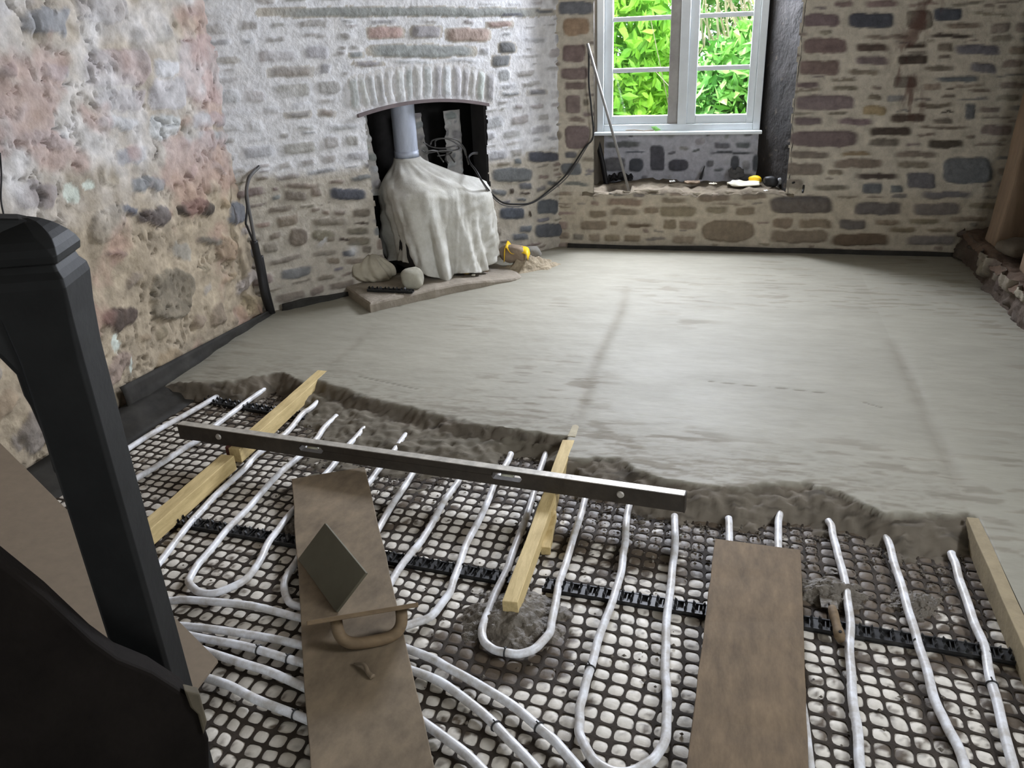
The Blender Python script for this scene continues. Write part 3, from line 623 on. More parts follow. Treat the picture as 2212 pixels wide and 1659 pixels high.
# black plastic mesh: every opening is a rounded square
iu = np.arange(-2.30/CELL-.5, .76/CELL, 1); iv = np.arange(round(.80/CELL), round(3.2/CELL))
IU, IV = np.meshgrid(np.round(iu), iv); IU = IU.ravel(); IV = IV.ravel()
th = np.linspace(0, 2*math.pi, 17)[:-1]+math.pi/16*0
ct, st_ = np.cos(th), np.sin(th); sup = (np.abs(ct)**4+np.abs(st_)**4)**(-1/4)
inner = np.stack([ct*sup, st_*sup], -1)*CELL*.435
mx = np.maximum(np.abs(ct), np.abs(st_)); outer = np.stack([ct/mx, st_/mx], -1)*CELL*.5
nC = len(IU); cu = (IU+.5)*CELL; cv = (IV+.5)*CELL
def ringpts(loc, z): 
    u_ = cu[:, None]+loc[None, :, 0]; v_ = cv[:, None]+loc[None, :, 1]; x, y, zz = warp(u_, v_); return np.stack([x, y, zz+z], -1)
irr = rng.uniform(.9, 1.06, (nC, 1))
A = ringpts(outer, .0055); B_ = ringpts(inner, .0050); B_[..., :2] = (B_[..., :2]-B_[..., :2].mean(1, keepdims=True))*irr[..., None]+B_[..., :2].mean(1, keepdims=True); Cc = B_.copy(); Cc[..., 2] -= .0035
V = np.concatenate([A, B_, Cc], 1).reshape(-1, 3); k = np.arange(16); k2 = (k+1) % 16
base = (np.arange(nC)*48)[:, None, None]
f1 = np.stack([k, k2, k2+16, k+16], -1)[None]+base; f2 = np.stack([k+16, k2+16, k2+32, k+32], -1)[None]+base
tag(obj('ground_mesh', V, np.concatenate([f1.reshape(-1, 4), f2.reshape(-1, 4)]), M_mesh, smooth=False), 'black plastic square mesh laid over the white membrane', 'mesh')
# black damp proof sheet margins
def strip(name, base_pts, top_pts, label, seed, fold=None):
    b = spline(base_pts, 10); t = spline(top_pts, 10); n = len(b); V = []; rr = np.random.default_rng(seed)
    for i in range(n):
        for j in range(6):
            w = j/5; p = b[i]*(1-w)+t[i]*w; o = (vn(np.array(i*.35), np.array(j*.9), seed)-.5)*.022
            V.append(p+np.array([o, -o*.3, o*.5]))
    f = [(i*6+j, i*6+j+1, (i+1)*6+j+1, (i+1)*6+j) for i in range(n-1) for j in range(5)]
    o = obj(name, V, f, M_dpm, smooth=True); m = o.modifiers.new('s', 'SOLIDIFY'); m.thickness = .004
    return tag(o, label, 'plastic sheet')
strip('damp_proof_membrane', [(-2.44, y, .05) for y in (2.62, 2.9, 3.2, 3.5, 3.86)], [(-2.465, 2.62, .165), (-2.46, 2.9, .15), (-2.455, 3.2, .135), (-2.45, 3.5, .12), (-2.445, 3.86, .10)],
      'black plastic sheet turned up against the rubble wall beside the wet screed', 11)
strip('damp_proof_membrane', [(-2.30, y, .0) for y in (1.3, 1.8, 2.2, 2.6, 2.95)], [(-2.47, 1.3, .09), (-2.47, 1.8, .08), (-2.47, 2.2, .07), (-2.47, 2.6, .075), (-2.46, 2.95, .07)],
      'black plastic sheet flat along the rubble wall at the edge of the bare mesh', 12)
strip('damp_proof_membrane', [fwp(s, .035, .06) for s in (.02, .15, .3, .45)], [fwp(.02, .03, .115), fwp(.15, .03, .12), fwp(.3, .03, .11), fwp(.45, .03, .10)],
      'black plastic edge strip at the foot of the fireplace wall left of the hearth', 13)
strip('damp_proof_membrane', [(x, WY-.032, .06) for x in (-1.05, -.5, 0, .6, 1.4)], [(-1.05, WY-.03, .105), (-.5, WY-.03, .10), (0, WY-.03, .108), (.6, WY-.03, .105), (1.4, WY-.03, .10)],
      'black plastic edge strip at the foot of the window wall', 14)

# ------------------------------------------------------------------ heating pipes
PR = .0115
ties = []
def pipe(pts, label, z=.022, r=PR, zs=None, tie=(), muddy=False):
    P = [fl(x, y, (zs[i] if zs else z)) for i, (x, y) in enumerate(pts)]
    S = spline(P, 8); n = len(S)
    jit = np.random.default_rng(len(pts)+int(pts[0][0]))
    ph = jit.uniform(0, 9)
    S = [p+np.array([(.0012)*math.sin(i*.55+ph), 0, .0008*math.sin(i*.4+ph)]) for i, p in enumerate(S)]
    o = MB().tube(S, r, 12).build('heating_pipe', M_pipe, smooth=True); tag(o, label, 'pipe', 'white underfloor heating pipes')
    for k in tie:
        i = int(k*(n-1)); i = max(1, min(n-2, i)); d = S[i+1]-S[i-1]; d = d/np.linalg.norm(d); c = S[i]
        a = np.cross(d, [0, 0, 1]); a /= np.linalg.norm(a); b = np.cross(d, a)
        m = MB(); rg = [c+(a*math.cos(t)+b*math.sin(t))*(r+.0015) for t in np.linspace(0, 2*math.pi, 15)]
        m.tube(rg, .0022, 6, cap=False); m.tube([c-b*(r+.001), c-b*(r+.012)+a*.006], .0018, 5)
        m.build('cable_tie', M_clip, o, smooth=True)
    return o
pipe([(240, 990), (275, 970), (360, 918), (445, 871), (480, 850)], 'straight white pipe nearest the rubble wall, left of the level’s left end')
pipe([(325, 882), (345, 870), (368, 857), (390, 845)], 'short muddy pipe stub showing beside the black sheet at the rubble wall')
pipe([(270, 1048), (293, 1035), (383, 978), (426, 952), (465, 920), (522, 876), (568, 843), (600, 820)], 'white pipe passing under the left end of the spirit level', tie=(.45,))
pipe([(325, 1240), (340, 1220), (416, 1124), (455, 1081), (522, 1018), (558, 980), (615, 939), (648, 899), (668, 884), (695, 860)], 'white pipe running just right of the left timber rail')
pipe([(727, 899), (700, 925), (681, 951), (661, 972), (641, 992), (601, 1025), (535, 1098), (482, 1154), (436, 1210), (412, 1243), (410, 1262), (432, 1279), (470, 1280), (520, 1258), (555, 1223), (575, 1180), (600, 1145), (632, 1105), (680, 1050), (715, 1010), (755, 960), (767, 948), (790, 920)],
     'white pipe bent in a hairpin loop left of the narrow plank')
pipe([(880, 935), (850, 975), (815, 1019), (787, 1052), (740, 1100), (690, 1150), (655, 1190), (639, 1215), (614, 1261), (622, 1295), (640, 1309), (690, 1312), (735, 1285), (775, 1225), (815, 1145), (855, 1079), (888, 1029), (905, 1000)],
     'white pipe hairpin whose bend is partly under the narrow plank and float', tie=(.62,))
pipe([(1000, 1010), (988, 1042), (954, 1092), (911, 1168), (885, 1198), (852, 1245), (820, 1300), (810, 1340), (830, 1357), (860, 1356), (891, 1347), (931, 1331), (964, 1291), (978, 1261), (991, 1221), (1014, 1162), (1041, 1112), (1064, 1056), (1075, 1035), (1090, 1010), (1104, 980)],
     'white pipe hairpin emerging from the right edge of the narrow plank')
pipe([(1182, 975), (1168, 1010), (1150, 1075), (1110, 1190), (1088, 1245), (1058, 1310), (1042, 1360), (1044, 1382), (1063, 1401), (1092, 1410), (1125, 1412), (1157, 1400), (1184, 1371), (1193, 1342), (1204, 1277), (1219, 1226), (1244, 1146), (1262, 1085), (1270, 1060)],
     'white pipe hairpin looping round the mound of mortar at the middle rail', tie=(.50,))
pipe([(1362, 1085), (1356, 1103), (1351, 1161), (1347, 1197), (1338, 1250), (1323, 1297), (1291, 1387), (1273, 1453), (1258, 1503), (1252, 1545), (1252, 1580), (1264, 1614), (1294, 1651), (1335, 1670), (1375, 1662), (1405, 1645), (1428, 1618), (1440, 1575), (1440, 1500), (1437, 1430), (1440, 1350), (1450, 1250), (1457, 1190), (1458, 1115)],
     'long white pipe hairpin in the open mesh between the middle rail and the wide plank', tie=(.3,))
pipe([(1573, 1120), (1576, 1150), (1570, 1250), (1560, 1400), (1555, 1560), (1560, 1680)], 'white pipe disappearing under the wide plank near its left corner')
pipe([(1684, 1105), (1682, 1130), (1681, 1165), (1690, 1280), (1715, 1440), (1741, 1583), (1750, 1680)], 'white pipe disappearing under the wide plank near its right corner')
pipe([(1790, 1125), (1797, 1142), (1804, 1176), (1815, 1215), (1829, 1279), (1836, 1347), (1836, 1420), (1842, 1505), (1853, 1591), (1861, 1690)], 'white pipe beside the trowel handle, first to the right of the wide plank')
pipe([(1910, 1150), (1919, 1172), (1934, 1223), (1955, 1292), (1973, 1356), (1994, 1420), (2015, 1497), (2041, 1561), (2067, 1608), (2096, 1690)], 'white pipe second to the right of the wide plank')
pipe([(2055, 1195), (2062, 1215), (2075, 1258), (2101, 1335), (2126, 1399), (2143, 1480), (2165, 1561), (2196, 1690)], 'white pipe nearest the right timber rail', tie=(.72,))
Zs = .0265
pipe([(300, 1300), (365, 1298), (400, 1296), (479, 1301), (558, 1312), (655, 1336), (780, 1366), (915, 1415), (972, 1445), (1045, 1485), (1117, 1532), (1178, 1583), (1218, 1622), (1262, 1675)], 'uppermost of the white pipes sweeping from the newel post under the narrow plank', z=Zs, tie=(.835,))
pipe([(320, 1350), (385, 1352), (495, 1364), (590, 1380), (695, 1405), (800, 1425), (931, 1463), (990, 1500), (1045, 1543), (1099, 1597), (1175, 1680)], 'second from the top of the white pipes sweeping from the newel post', z=Zs, tie=(.86,))
pipe([(360, 1362), (416, 1374), (527, 1396), (606, 1418), (669, 1437), (720, 1459), (850, 1520), (981, 1608), (1060, 1680)], 'third from the top of the white pipes sweeping from the newel post', z=Zs, tie=(.3, .42))
pipe([(390, 1388), (447, 1407), (527, 1434), (590, 1454), (690, 1500), (760, 1535), (850, 1600), (920, 1680)], 'fourth from the top of the white pipes sweeping from the newel post', z=Zs, tie=(.58,))
pipe([(400, 1455), (457, 1468), (495, 1481), (558, 1513), (647, 1547), (685, 1567), (748, 1612), (800, 1680)], 'lowest of the white pipes sweeping from the newel post', z=Zs, tie=(.56,))

# ------------------------------------------------------------------ clip rails
def clip_rail(A, B, label, name='pipe_clip_rail', h=.016, w=.046, parent_z=0):
    A = np.array(A, float); B = np.array(B, float); L = np.linalg.norm(B-A); d = (B-A)/L; nrm = np.array([-d[1], d[0], 0]); up = np.array([0, 0, 1])
    root = thing(name, label, 'pipe clip rail', tuple(A))
    R = np.column_stack([d, nrm, up]); q = MB()
    q.box((A+B)/2+up*.003, (L, w, .006), R); q.box((A+B)/2+nrm*(w/2-.002)+up*.008, (L, .004, .014), R); q.box((A+B)/2-nrm*(w/2-.002)+up*.008, (L, .004, .014), R)
    k = 0
    while k*.02 < L: q.box(A+d*(k*.02+.005)+up*.008, (.003, w*.9, .010), R); k += 1
    q.build('base_strip', M_clip, root)
    q = MB(); q.box((0, 0, .011), (.030, w*.9, .006))
    for e in (-.009, .009):
        for s_ in (-1, 1):
            c = np.array([e, s_*(w/2-.010), .0])
            q.prism([c+(-.004, -.003, .008), c+(.004, -.003, .008), c+(.006*np.sign(e), -.003, .021), c+(-.001, -.003, .028)], (0, .006, 0))
    proto = q.build('clip', M_clip, root); proto.rotation_euler = (0, 0, math.atan2(d[1], d[0])); k = 0
    while .05*k+.03 < L:
        o = proto if k == 0 else proto.copy()
        if k: scn.collection.objects.link(o); o.parent = root; o.matrix_parent_inverse = proto.matrix_parent_inverse.copy()
        o.location = A+d*(.05*k+.02); k += 1
    return root
clip_rail(fl(362, 1126, .004), fl(780, 1200, .004), 'black toothed pipe clip rail left of the narrow plank')
clip_rail(fl(800, 1203, .004), fl(1130, 1262, .004), 'black toothed pipe clip rail between the narrow plank and the middle rail')
clip_rail(fl(1175, 1268, .004), fl(1640, 1345, .004), 'black toothed pipe clip rail between the middle rail and the wide plank')
clip_rail(fl(1660, 1338, .004), fl(2212, 1430, .004), 'black toothed pipe clip rail right of the wide plank')
clip_rail(fl(445, 868, .004), fl(665, 905, .004), 'muddy black pipe clip rail at the screed edge by the left timber rail')

# ------------------------------------------------------------------ timber rails, packers
def board(name, A, B, w, h, ztop, mat_, label, cat, jit=.0015, bev=.002, seg=10):
    A = np.array(A, float); B = np.array(B, float); d = (B-A)[:2]; L = np.linalg.norm(d); d /= L; n = np.array([-d[1], d[0]])
    V = []; r = np.random.default_rng(int(abs(A[0]*1000)+abs(B[1]*77)))
    for i in range(seg+1):
        c = A[:2]+d*L*i/seg
        for (sx, sz) in ((-1, 0), (1, 0), (1, 1), (-1, 1)):
            j = r.uniform(-jit, jit, 3); zt = ztop if np.isscalar(ztop) else ztop[0]+(ztop[1]-ztop[0])*i/seg
            V.append((c[0]+n[0]*sx*w/2+j[0], c[1]+n[1]*sx*w/2+j[1], zt-h*(1-sz)+j[2]))
    f = [(i*4+k, i*4+(k+1) % 4, (i+1)*4+(k+1) % 4, (i+1)*4+k) for i in range(seg) for k in range(4)]+[(3, 2, 1, 0), (seg*4, seg*4+1, seg*4+2, seg*4+3)]
    o = obj(name, V, f, mat_)
    if bev: m = o.modifiers.new('bevel', 'BEVEL'); m.width = bev; m.segments = 2; m.limit_method = 'ANGLE'; m.angle_limit = .6
    return tag(o, label, cat)
board('screed_rail', (-1.765, 1.55), (-1.765, 2.31), .055, .060, T, M_timber, 'yellow timber rail left of the level’s legs, nearest the newel post', 'timber rail')
board('screed_rail', (-1.770, 2.36), (-1.775, 3.12), .05, .060, T, M_timber, 'yellow timber rail running under the level’s left end into the screed', 'timber rail')
board('screed_rail', fl(1102, 1300, T), fl(1228, 950, T), .044, .048, T, M_timber, 'pale timber rail in the middle, lying from the mortar mound under the level', 'timber rail')
board('screed_rail', fl(1232, 948, T)+(0, .02, 0), fl(1275, 840, T), .03, .03, (T+.001, T-.012), mat('mud_rail', srgb(168, 158, 132), n1=.7, n2=1.2, nscale=12), 'screed covered timber rail continuing beyond the middle rail', 'timber rail')
board('timber_packer', fl(1183, 1105, .03)+(.015, 0, 0), fl(1170, 1190, .02)+(.012, 0, 0), .030, .028, .035, M_timber, 'short timber packer against the right side of the middle rail', 'wood block')
board('timber_packer', fl(1205, 1060, .03), fl(1190, 1120, .03), .012, .05, .055, M_timber, 'thin splinter of timber standing below the level, right of the middle rail', 'wood block')
board('screed_rail', (R3, 1.05), (R3, 2.36), .036, .078, T+.003, mat('mud_timber', srgb(150, 136, 108), n1=.6, n2=1.25, nscale=9, bump=.4), 'muddy timber rail along the right side holding back the screed', 'timber rail')
tag(MB().box(fl(499, 985, .03)+(0, .0, .01), (.022, .022, .07)).build('iron_spacer', M_rust, bevel=.002), 'rusty red spacer block standing under the left part of the level', 'iron block')
tag(MB().box(fl(1192, 1095, .035), (.016, .016, .07)).build('iron_spacer', M_rust, bevel=.002), 'dark iron spacer standing under the level beside the middle rail', 'iron block')

# ------------------------------------------------------------------ spirit level
LH = .062; zt = T+LH
LA = fl(384, 917, zt); LB = fl(1478, 1071, zt); LA[2] = LB[2] = T
d = (LB-LA); LL = np.linalg.norm(d); d /= LL; nv = np.array([-d[1], d[0], 0]); LW = .027
root = thing('spirit_level', 'long muddy aluminium spirit level bridging the left and middle timber rails', 'spirit level', tuple(LA))
def lu(x, y):                              # pixel on the near face -> distance along the level
    q = pln(x, y, LA, -nv); return float(np.dot(q-LA, d))
slots = [(lu(646, 970), lu(698, 976)), (lu(1060, 1031), lu(1128, 1041))]
cols = [0.]; 
for a, b in slots: cols += list(np.linspace(a, b, 15))
cols.append(LL); q = MB()
def gap(uu):
    for a, b in slots:
        if a-1e-6 <= uu <= b+1e-6:
            r = .0125; c = min(uu-a, b-uu)
            e = r*math.sqrt(max(0, 1-max(0, 1-c/r)**2)) if c < r else r
            return .036-max(e, .0006), .036+max(e, .0006)
    return None
for i in range(len(cols)-1):
    u0, u1 = cols[i], cols[i+1]; g0, g1 = gap(u0), gap(u1); solid = not (g0 and g1)
    P = lambda u_, z_, s_: LA+d*u_+nv*(s_*LW)+np.array([0, 0, z_])
    if solid: bands = [((0, LH), (0, LH))]
    else: bands = [((0, g0[0]), (0, g1[0])), ((g0[1], LH), (g1[1], LH))]
    for (a0, b0), (a1, b1) in bands:
        q.add([P(u0, a0, 0), P(u1, a1, 0), P(u1, b1, 0), P(u0, b0, 0), P(u0, a0, 1), P(u1, a1, 1), P(u1, b1, 1), P(u0, b0, 1)],
              [(0, 1, 2, 3), (7, 6, 5, 4), (3, 2, 6, 7), (4, 5, 1, 0)])
q.build('beam', M_aludark, root)
q = MB(); R = np.column_stack([d, nv, [0, 0, 1]])
q.box(LA+d*LL/2+nv*LW/2+np.array([0, 0, LH+.001]), (LL, LW+.003, .003), R); q.build('top_flange', M_alu, root)
for (c, nm) in ((LA-d*.002, 'end_cap'), (LB+d*.002, 'end_cap')):
    MB().box(c+nv*LW/2+np.array([0, 0, LH/2]), (.006, LW+.002, LH+.004), R).build(nm, M_aludark, root, bevel=.002)
for (x, y) in ((472, 943), (1340, 1077)):
    c = LA+d*lu(x, y)-nv*.001+np.array([0, 0, .033]); m = MB(); m.tube([c+nv*.002, c-nv*.004], .011, 16, rad=[.013, .010]); m.build('vial_cap', M_alu, root, smooth=False)
for a, b in slots:
    c = LA+d*((a+b)/2)+nv*LW/2+np.array([0, 0, .036]); MB().tube([c-d*.022, c+d*.022], .0055, 10).build('vial', mat('vial_glass', srgb(225, 225, 205), rough=.2), root, smooth=True)

# ------------------------------------------------------------------ planks
board('plywood_plank', fl(710, 1022, .055), fl(860, 1640, .055)+np.array([.05, -.2, 0]), .262, .016, .055, M_ply, 'narrow muddy plywood plank with two floats lying on it', 'plank', jit=.002, seg=16)
c1 = (fl(1545, 1162, .05)+fl(1730, 1190, .05))/2; c2 = (fl(1488, 1659, .05)+fl(1741, 1659, .05))/2
board('plywood_plank', c1, c2+(c2-c1)*.25, .248, .016, .052, M_ply2, 'wide brown plywood plank at the bottom right, reaching the screed edge', 'plank', jit=.0015, seg=16)
wc_ = fl(785, 1447, .057); q = MB(); q.tube(spline([wc_+(-.03, .012, .003), wc_+(0, .006, .012), wc_+(.02, -.012, .004), wc_+(.035, -.02, .002)], 6), .006, 7, rad=np.linspace(.003, .008, 19))
tag(q.build('wood_chip', M_ply, smooth=True), 'small curled wood shaving lying on the narrow plank below the float', 'wood shaving')

# ------------------------------------------------------------------ floats
def plate(V4, thick, nrm, m, name, parent, bev=.0015):
    V4 = [np.array(v, float) for v in V4]; return MB().prism(V4, nrm*thick).build(name, m, parent, bevel=bev)
def ortho(a): return a/np.linalg.norm(a)
E0, E1 = fl(662, 1341, .165), fl(903, 1301, .165); Ld = ortho(E1-E0); mid = (E0+E1)/2; vd = ortho(mid-CAM); Wd = ortho(vd-Ld*np.dot(vd, Ld)); nd = np.cross(Ld, Wd); nd = nd if nd[2] < 0 else -nd
root = thing('plastering_float', 'wooden float lying face up with its D-shaped handle towards the camera', 'float', tuple(mid))
q = MB().prism([E0, E1, E1+Wd*.125, E0+Wd*.125], nd*.012); q.build('board', M_fwood, root, bevel=.002)
hc = mid+Wd*.05+nd*.012+Ld*.012
def dhandle(hc, Ld, nd, a, b, r, wdir, m, parent):
    pts = []
    for t in np.linspace(0, math.pi, 25):
        cx, sy = math.cos(t), math.sin(t); pts.append(hc+Ld*a*np.sign(cx)*abs(cx)**.6+nd*b*sy**.7)
    return MB().tube(pts, r, 12).build('handle', m, parent, smooth=True)
dhandle(hc, Ld, nd, .084, .066, .0155, Wd, M_fwood, root)
C0 = fl(725, 1322, .058); D0 = C0+.30*ortho(np.array([-.74, .67, 0])); Bp = fl(790, 1237, .165); cb = Bp-C0; 
root = thing('plastering_float', 'flat float propped at an angle, its plain dark face towards the camera', 'float', tuple((C0+D0)/2))
n2 = ortho(np.cross(D0-C0, cb)); n2 = n2 if n2[2] < 0 else -n2
MB().prism([C0, D0, D0+cb, C0+cb], n2*.009).build('board', M_float, root, bevel=.0015)
hm = (C0+D0)/2+cb*.42+n2*.009
dhandle(hm, ortho(D0-C0), n2, .06, .05, .011, cb, M_fwood, root)

# ------------------------------------------------------------------ trowel and mounds
root = thing('margin_trowel', 'trowel with a muddy wooden handle stuck in mortar right of the wide plank', 'trowel', tuple(fl(1800, 1345, .02)))
h0, h1 = fl(1797, 1312, .045), fl(1816, 1383, .035)
ax = h1-h0; q = MB(); q.tube([h0+ax*t for t in np.linspace(0, 1, 9)], .012, 12, rad=[.010, .0125, .013, .012, .0115, .012, .014, .0145, .010]); q.build('handle', M_fwood, root, smooth=True)
c = h0+ax*.88; MB().tube([c+(0, 0, .0125), c+(0, 0, .0165)], .004, 10).build('hang_hole', M_black, root)
bl = h0-ax*.15; q = MB(); q.prism([bl+(-.022, 0, -.02), bl+(.022, 0, -.02), bl+(.022, .13, -.028), bl+(0, .15, -.03), bl+(-.022, .13, -.028)], (0, 0, .002)); q.tube([h0, h0-ax*.12+(0, 0, 0), bl+(0, .02, -.018)], .004, 8); q.build('blade', M_mud, root)
def mound(cx, cy, rx, ry, h, label, seed):
    n = 70; g = np.linspace(-1.15, 1.15, n); A_, B__ = np.meshgrid(g, g); r = np.hypot(A_, B__)+(fbm(A_*3+seed, B__*3, seed)-.5)*.7
    z = h*sst(1.0, .05, r)*(.7+.6*fbm(A_*4+seed, B__*4, seed+5))+(fbm(A_*12, B__*12+seed, seed+8)-.5)*.014*sst(1.1, .8, r)-.012*sst(.85, 1.15, r)
    idx = np.arange(n*n).reshape(n, n); Fq = np.stack([idx[:-1, :-1], idx[:-1, 1:], idx[1:, 1:], idx[1:, :-1]], -1).reshape(-1, 4); ok = (z > -.008).ravel(); Fq = Fq[ok[Fq].any(1)]
    V = np.column_stack([(A_*rx+cx).ravel(), (B__*ry+cy).ravel(), (z+.006).ravel()])
    us = np.unique(Fq); rm = -np.ones(n*n, int); rm[us] = np.arange(len(us))
    return tag(obj('mortar_mound', V[us], rm[Fq], M_mud, smooth=True), label, 'mortar heap')
p = fl(1105, 1325, .02); mound(p[0], p[1], .15, .14, .034, 'dark heap of mortar under the near end of the middle rail', 21)
p = fl(1790, 1278, .01); mound(p[0], p[1], .12, .07, .035, 'small heap of mortar above the trowel handle', 22)
p = fl(1960, 1300, .01); mound(p[0]+.02, p[1], .07, .07, .022, 'small heap of mortar between the two pipes right of the trowel', 23)
p = fl(635, 1150, .01); mound(p[0], p[1]+.05, .09, .10, .02, 'dark patch of mortar beside the upper left edge of the narrow plank', 24)
# loose crumbs of mortar
q = MB(); r = np.random.default_rng(5)
for _ in range(1500):
    x = r.uniform(-2.2, .75); yb = float(np.interp(x, *(toeA if x < R1 else toeB if x < R2 else toeC))); y = yb-abs(r.exponential(.11)) if r.random() < .8 else r.uniform(1.1, 2.2)
    if y < 1.05: continue
    s = r.uniform(.002, .008); c = np.array([x, y, .007+s*.4]); o = r.uniform(.6, 1.2, 6)*s
    q.add([c+(o[0], 0, 0), c+(0, o[1], 0), c-(o[2], 0, 0), c-(0, o[3], 0), c+(0, 0, o[4]*.8), c-(0, 0, o[5]*.5)], [(0, 1, 4), (1, 2, 4), (2, 3, 4), (3, 0, 4), (1, 0, 5), (2, 1, 5), (3, 2, 5), (0, 3, 5)])
tag(q.build('mortar_crumbs', M_mud), 'loose crumbs of mortar scattered over the mesh in front of the screed', 'crumbs', kind='stuff')

# ------------------------------------------------------------------ staircase in the near left corner
NC = pln(200, 1000, (0, 0, 0), (0, 0, 1)); dd = ray(203, 1000); dd = dd/np.linalg.norm(dd[:2]); NB = (CAM+dd*1.27)[:2]
cv_ = math.atan2(-NB[1], -NB[0])          # direction towards the camera
aL = cv_-math.radians(24)                  # normal of the wide left-hand face
ca, sa = math.cos(aL), math.sin(aL)
def sect(z, r, ch=0.0):
    P = []
    for (i, j) in ((1, 1), (-1, 1), (-1, -1), (1, -1)):
        if ch <= 0: P.append((i*r, j*r))
        else:
            P += [(i*r, j*(r-ch)), (i*(r-ch), j*r)] if i*j < 0 else [(i*(r-ch), j*r), (i*r, j*(r-ch))]
    if ch > 0: P = sorted(P, key=lambda p: math.atan2(p[1], p[0]))
    else: P = sorted([(a, b) for a, b in P for _ in (0, 1)], key=lambda p: math.atan2(p[1], p[0]))
    return [np.array([NB[0]+ca*a-sa*b, NB[1]+sa*a+ca*b, z]) for a, b in P]
def zpix(y, x=None):                       # height at which the post's axis projects to image row y
    lo, hi = -.5, 2.
    for _ in range(50):
        m = (lo+hi)/2; v = np.array([NB[0], NB[1], m])-CAM; yy = H_/2-F*(v@UP)/(v@FW)
        if yy > y: lo = m
        else: hi = m
    return lo
stair = thing('staircase', 'black painted staircase newel post and dark stair side in the left foreground', 'staircase', (NB[0], NB[1], 0))
rows = [(1780, .0415, .006), (1500, .0415, .006), (1000, .0415, .006), (760, .043, .006), (670, .046, .004), (606, .050, .002), (588, .0490, .003), (574, .043, .003), (560, .0405, .003), (556, .0465, .003), (540, .0485, .004), (525, .0465, .008), (510, .042, .012), (498, .036, .013), (487, .029, .012), (477, .020, .010), (470, .008, .004)]
V = []; 
for (y, r_, ch) in rows: V += sect(zpix(y), r_, ch)
n = len(V)//len(rows); f = [(i*n+k, i*n+(k+1) % n, (i+1)*n+(k+1) % n, (i+1)*n+k) for i in range(len(rows)-1) for k in range(n)]+[tuple(range(n))[::-1], tuple((len(rows)-1)*n+k for k in range(n))]
o = obj('newel_post', V, f, M_newel, stair); m = o.modifiers.new('bevel', 'BEVEL'); m.width = .003; m.segments = 2; m.limit_method = 'ANGLE'
pn = np.array([NB[0], NB[1], 0])/np.linalg.norm(NB)
def vpoly(px, dist, thick, name, m, bev=.006):
    # an upright plate facing the stair's open side; outline taken from the photo on its own plane
    P0 = pn*dist; P = [pln(x, y, P0, pn) for x, y in px]
    return MB().prism(P, pn*thick).build(name, m, stair, bevel=bev)
vpoly([(-260, 470), (40, 474), (70, 480), (150, 760), (150, 1000), (119, 1029), (95, 945), (66, 880), (52, 858), (36, 812), (0, 776), (-100, 690), (-260, 640)], 1.25, .05, 'handrail', M_newel)
M_string = mat('dark_stair_wood', srgb(26, 22, 19), rough=.85, spec=.1, n1=.5, n2=1.5, nscale=6, bump=.4)
vpoly([(-300, 980), (0, 1212), (100, 1292), (200, 1385), (255, 1425), (330, 1455), (400, 1500), (425, 1530), (452, 1600), (460, 1900), (-300, 1900)], 1.12, .05, 'string_board', M_string)  # dark plate covers the string and the soft shadow beside it
vpoly([(398, 1492), (432, 1500), (448, 1560), (440, 1590), (428, 1545), (412, 1530)], 1.115, .02, 'split_wood', mat('split_wood', srgb(92, 84, 68), rough=.9, n1=.5, n2=1.2), .003)
K = fl(470, 1425, .075); A2 = np.array([-2.32, 1.89, .30]); e1 = A2-K; e2 = np.array([.02, -.60, .0])
q = MB().prism([K, A2, A2+e2, K+e2], np.array([0, 0, -.010])); tag(q.build('plywood_sheet', mat('beige_board', srgb(126, 112, 94), rough=.85, n1=.85, n2=1.05, nscale=30), bevel=.001), 'beige board lying on the pipes behind the newel post, rising to the left', 'board')

# ------------------------------------------------------------------ hearth
HT = .130
def hp(s_, o_, z): return fwp(s_, o_, z)
outl = [(.44, -.24), (.43, -.05), (.41, .18), (.395, .36), (.392, .395), (.396, .402), (.43, .402), (.60, .405), (.80, .41), (1.0, .42), (1.2, .44), (1.34, .45), (1.42, .38), (1.44, .1), (1.43, -.24)]
n = 34; ring = spline([hp(a, b, 0) for a, b in outl], 6); cen = hp(.95, .05, 0); V = []; rr = np.random.default_rng(9)
lev = [(1.0, .02), (1.0, .07), (1.0, HT-.012), (.985, HT-.003), (.96, HT), (.8, HT), (.55, HT), (.25, HT)]
for (k, z) in lev:
    for i, p in enumerate(ring):
        q = cen+(p-cen)*k; w = (fbm(q[0]*22, q[1]*22, 501)-.5)*.016+(fbm(q[0]*60, q[1]*60, 505)-.5)*.006
        s_ = float(np.dot(q[:2]-FA, FD)); low = .040*sst(.9, 1.4, np.array(s_))*(z > .08)
        V.append((q[0]+w*.6*(z < HT), q[1]-w*.6*(z < HT), z+w*.7*(z > .08)-float(low)))
m_ = len(ring); f = [(i*m_+k, i*m_+(k+1) % m_, (i+1)*m_+(k+1) % m_, (i+1)*m_+k) for i in range(len(lev)-1) for k in range(m_-1)]+[tuple((len(lev)-1)*m_+k for k in range(m_))]
tag(obj('hearth_slab', V, f, M_concrete, smooth=False), 'raised rough stone hearth slab in front of the fireplace opening', 'hearth')
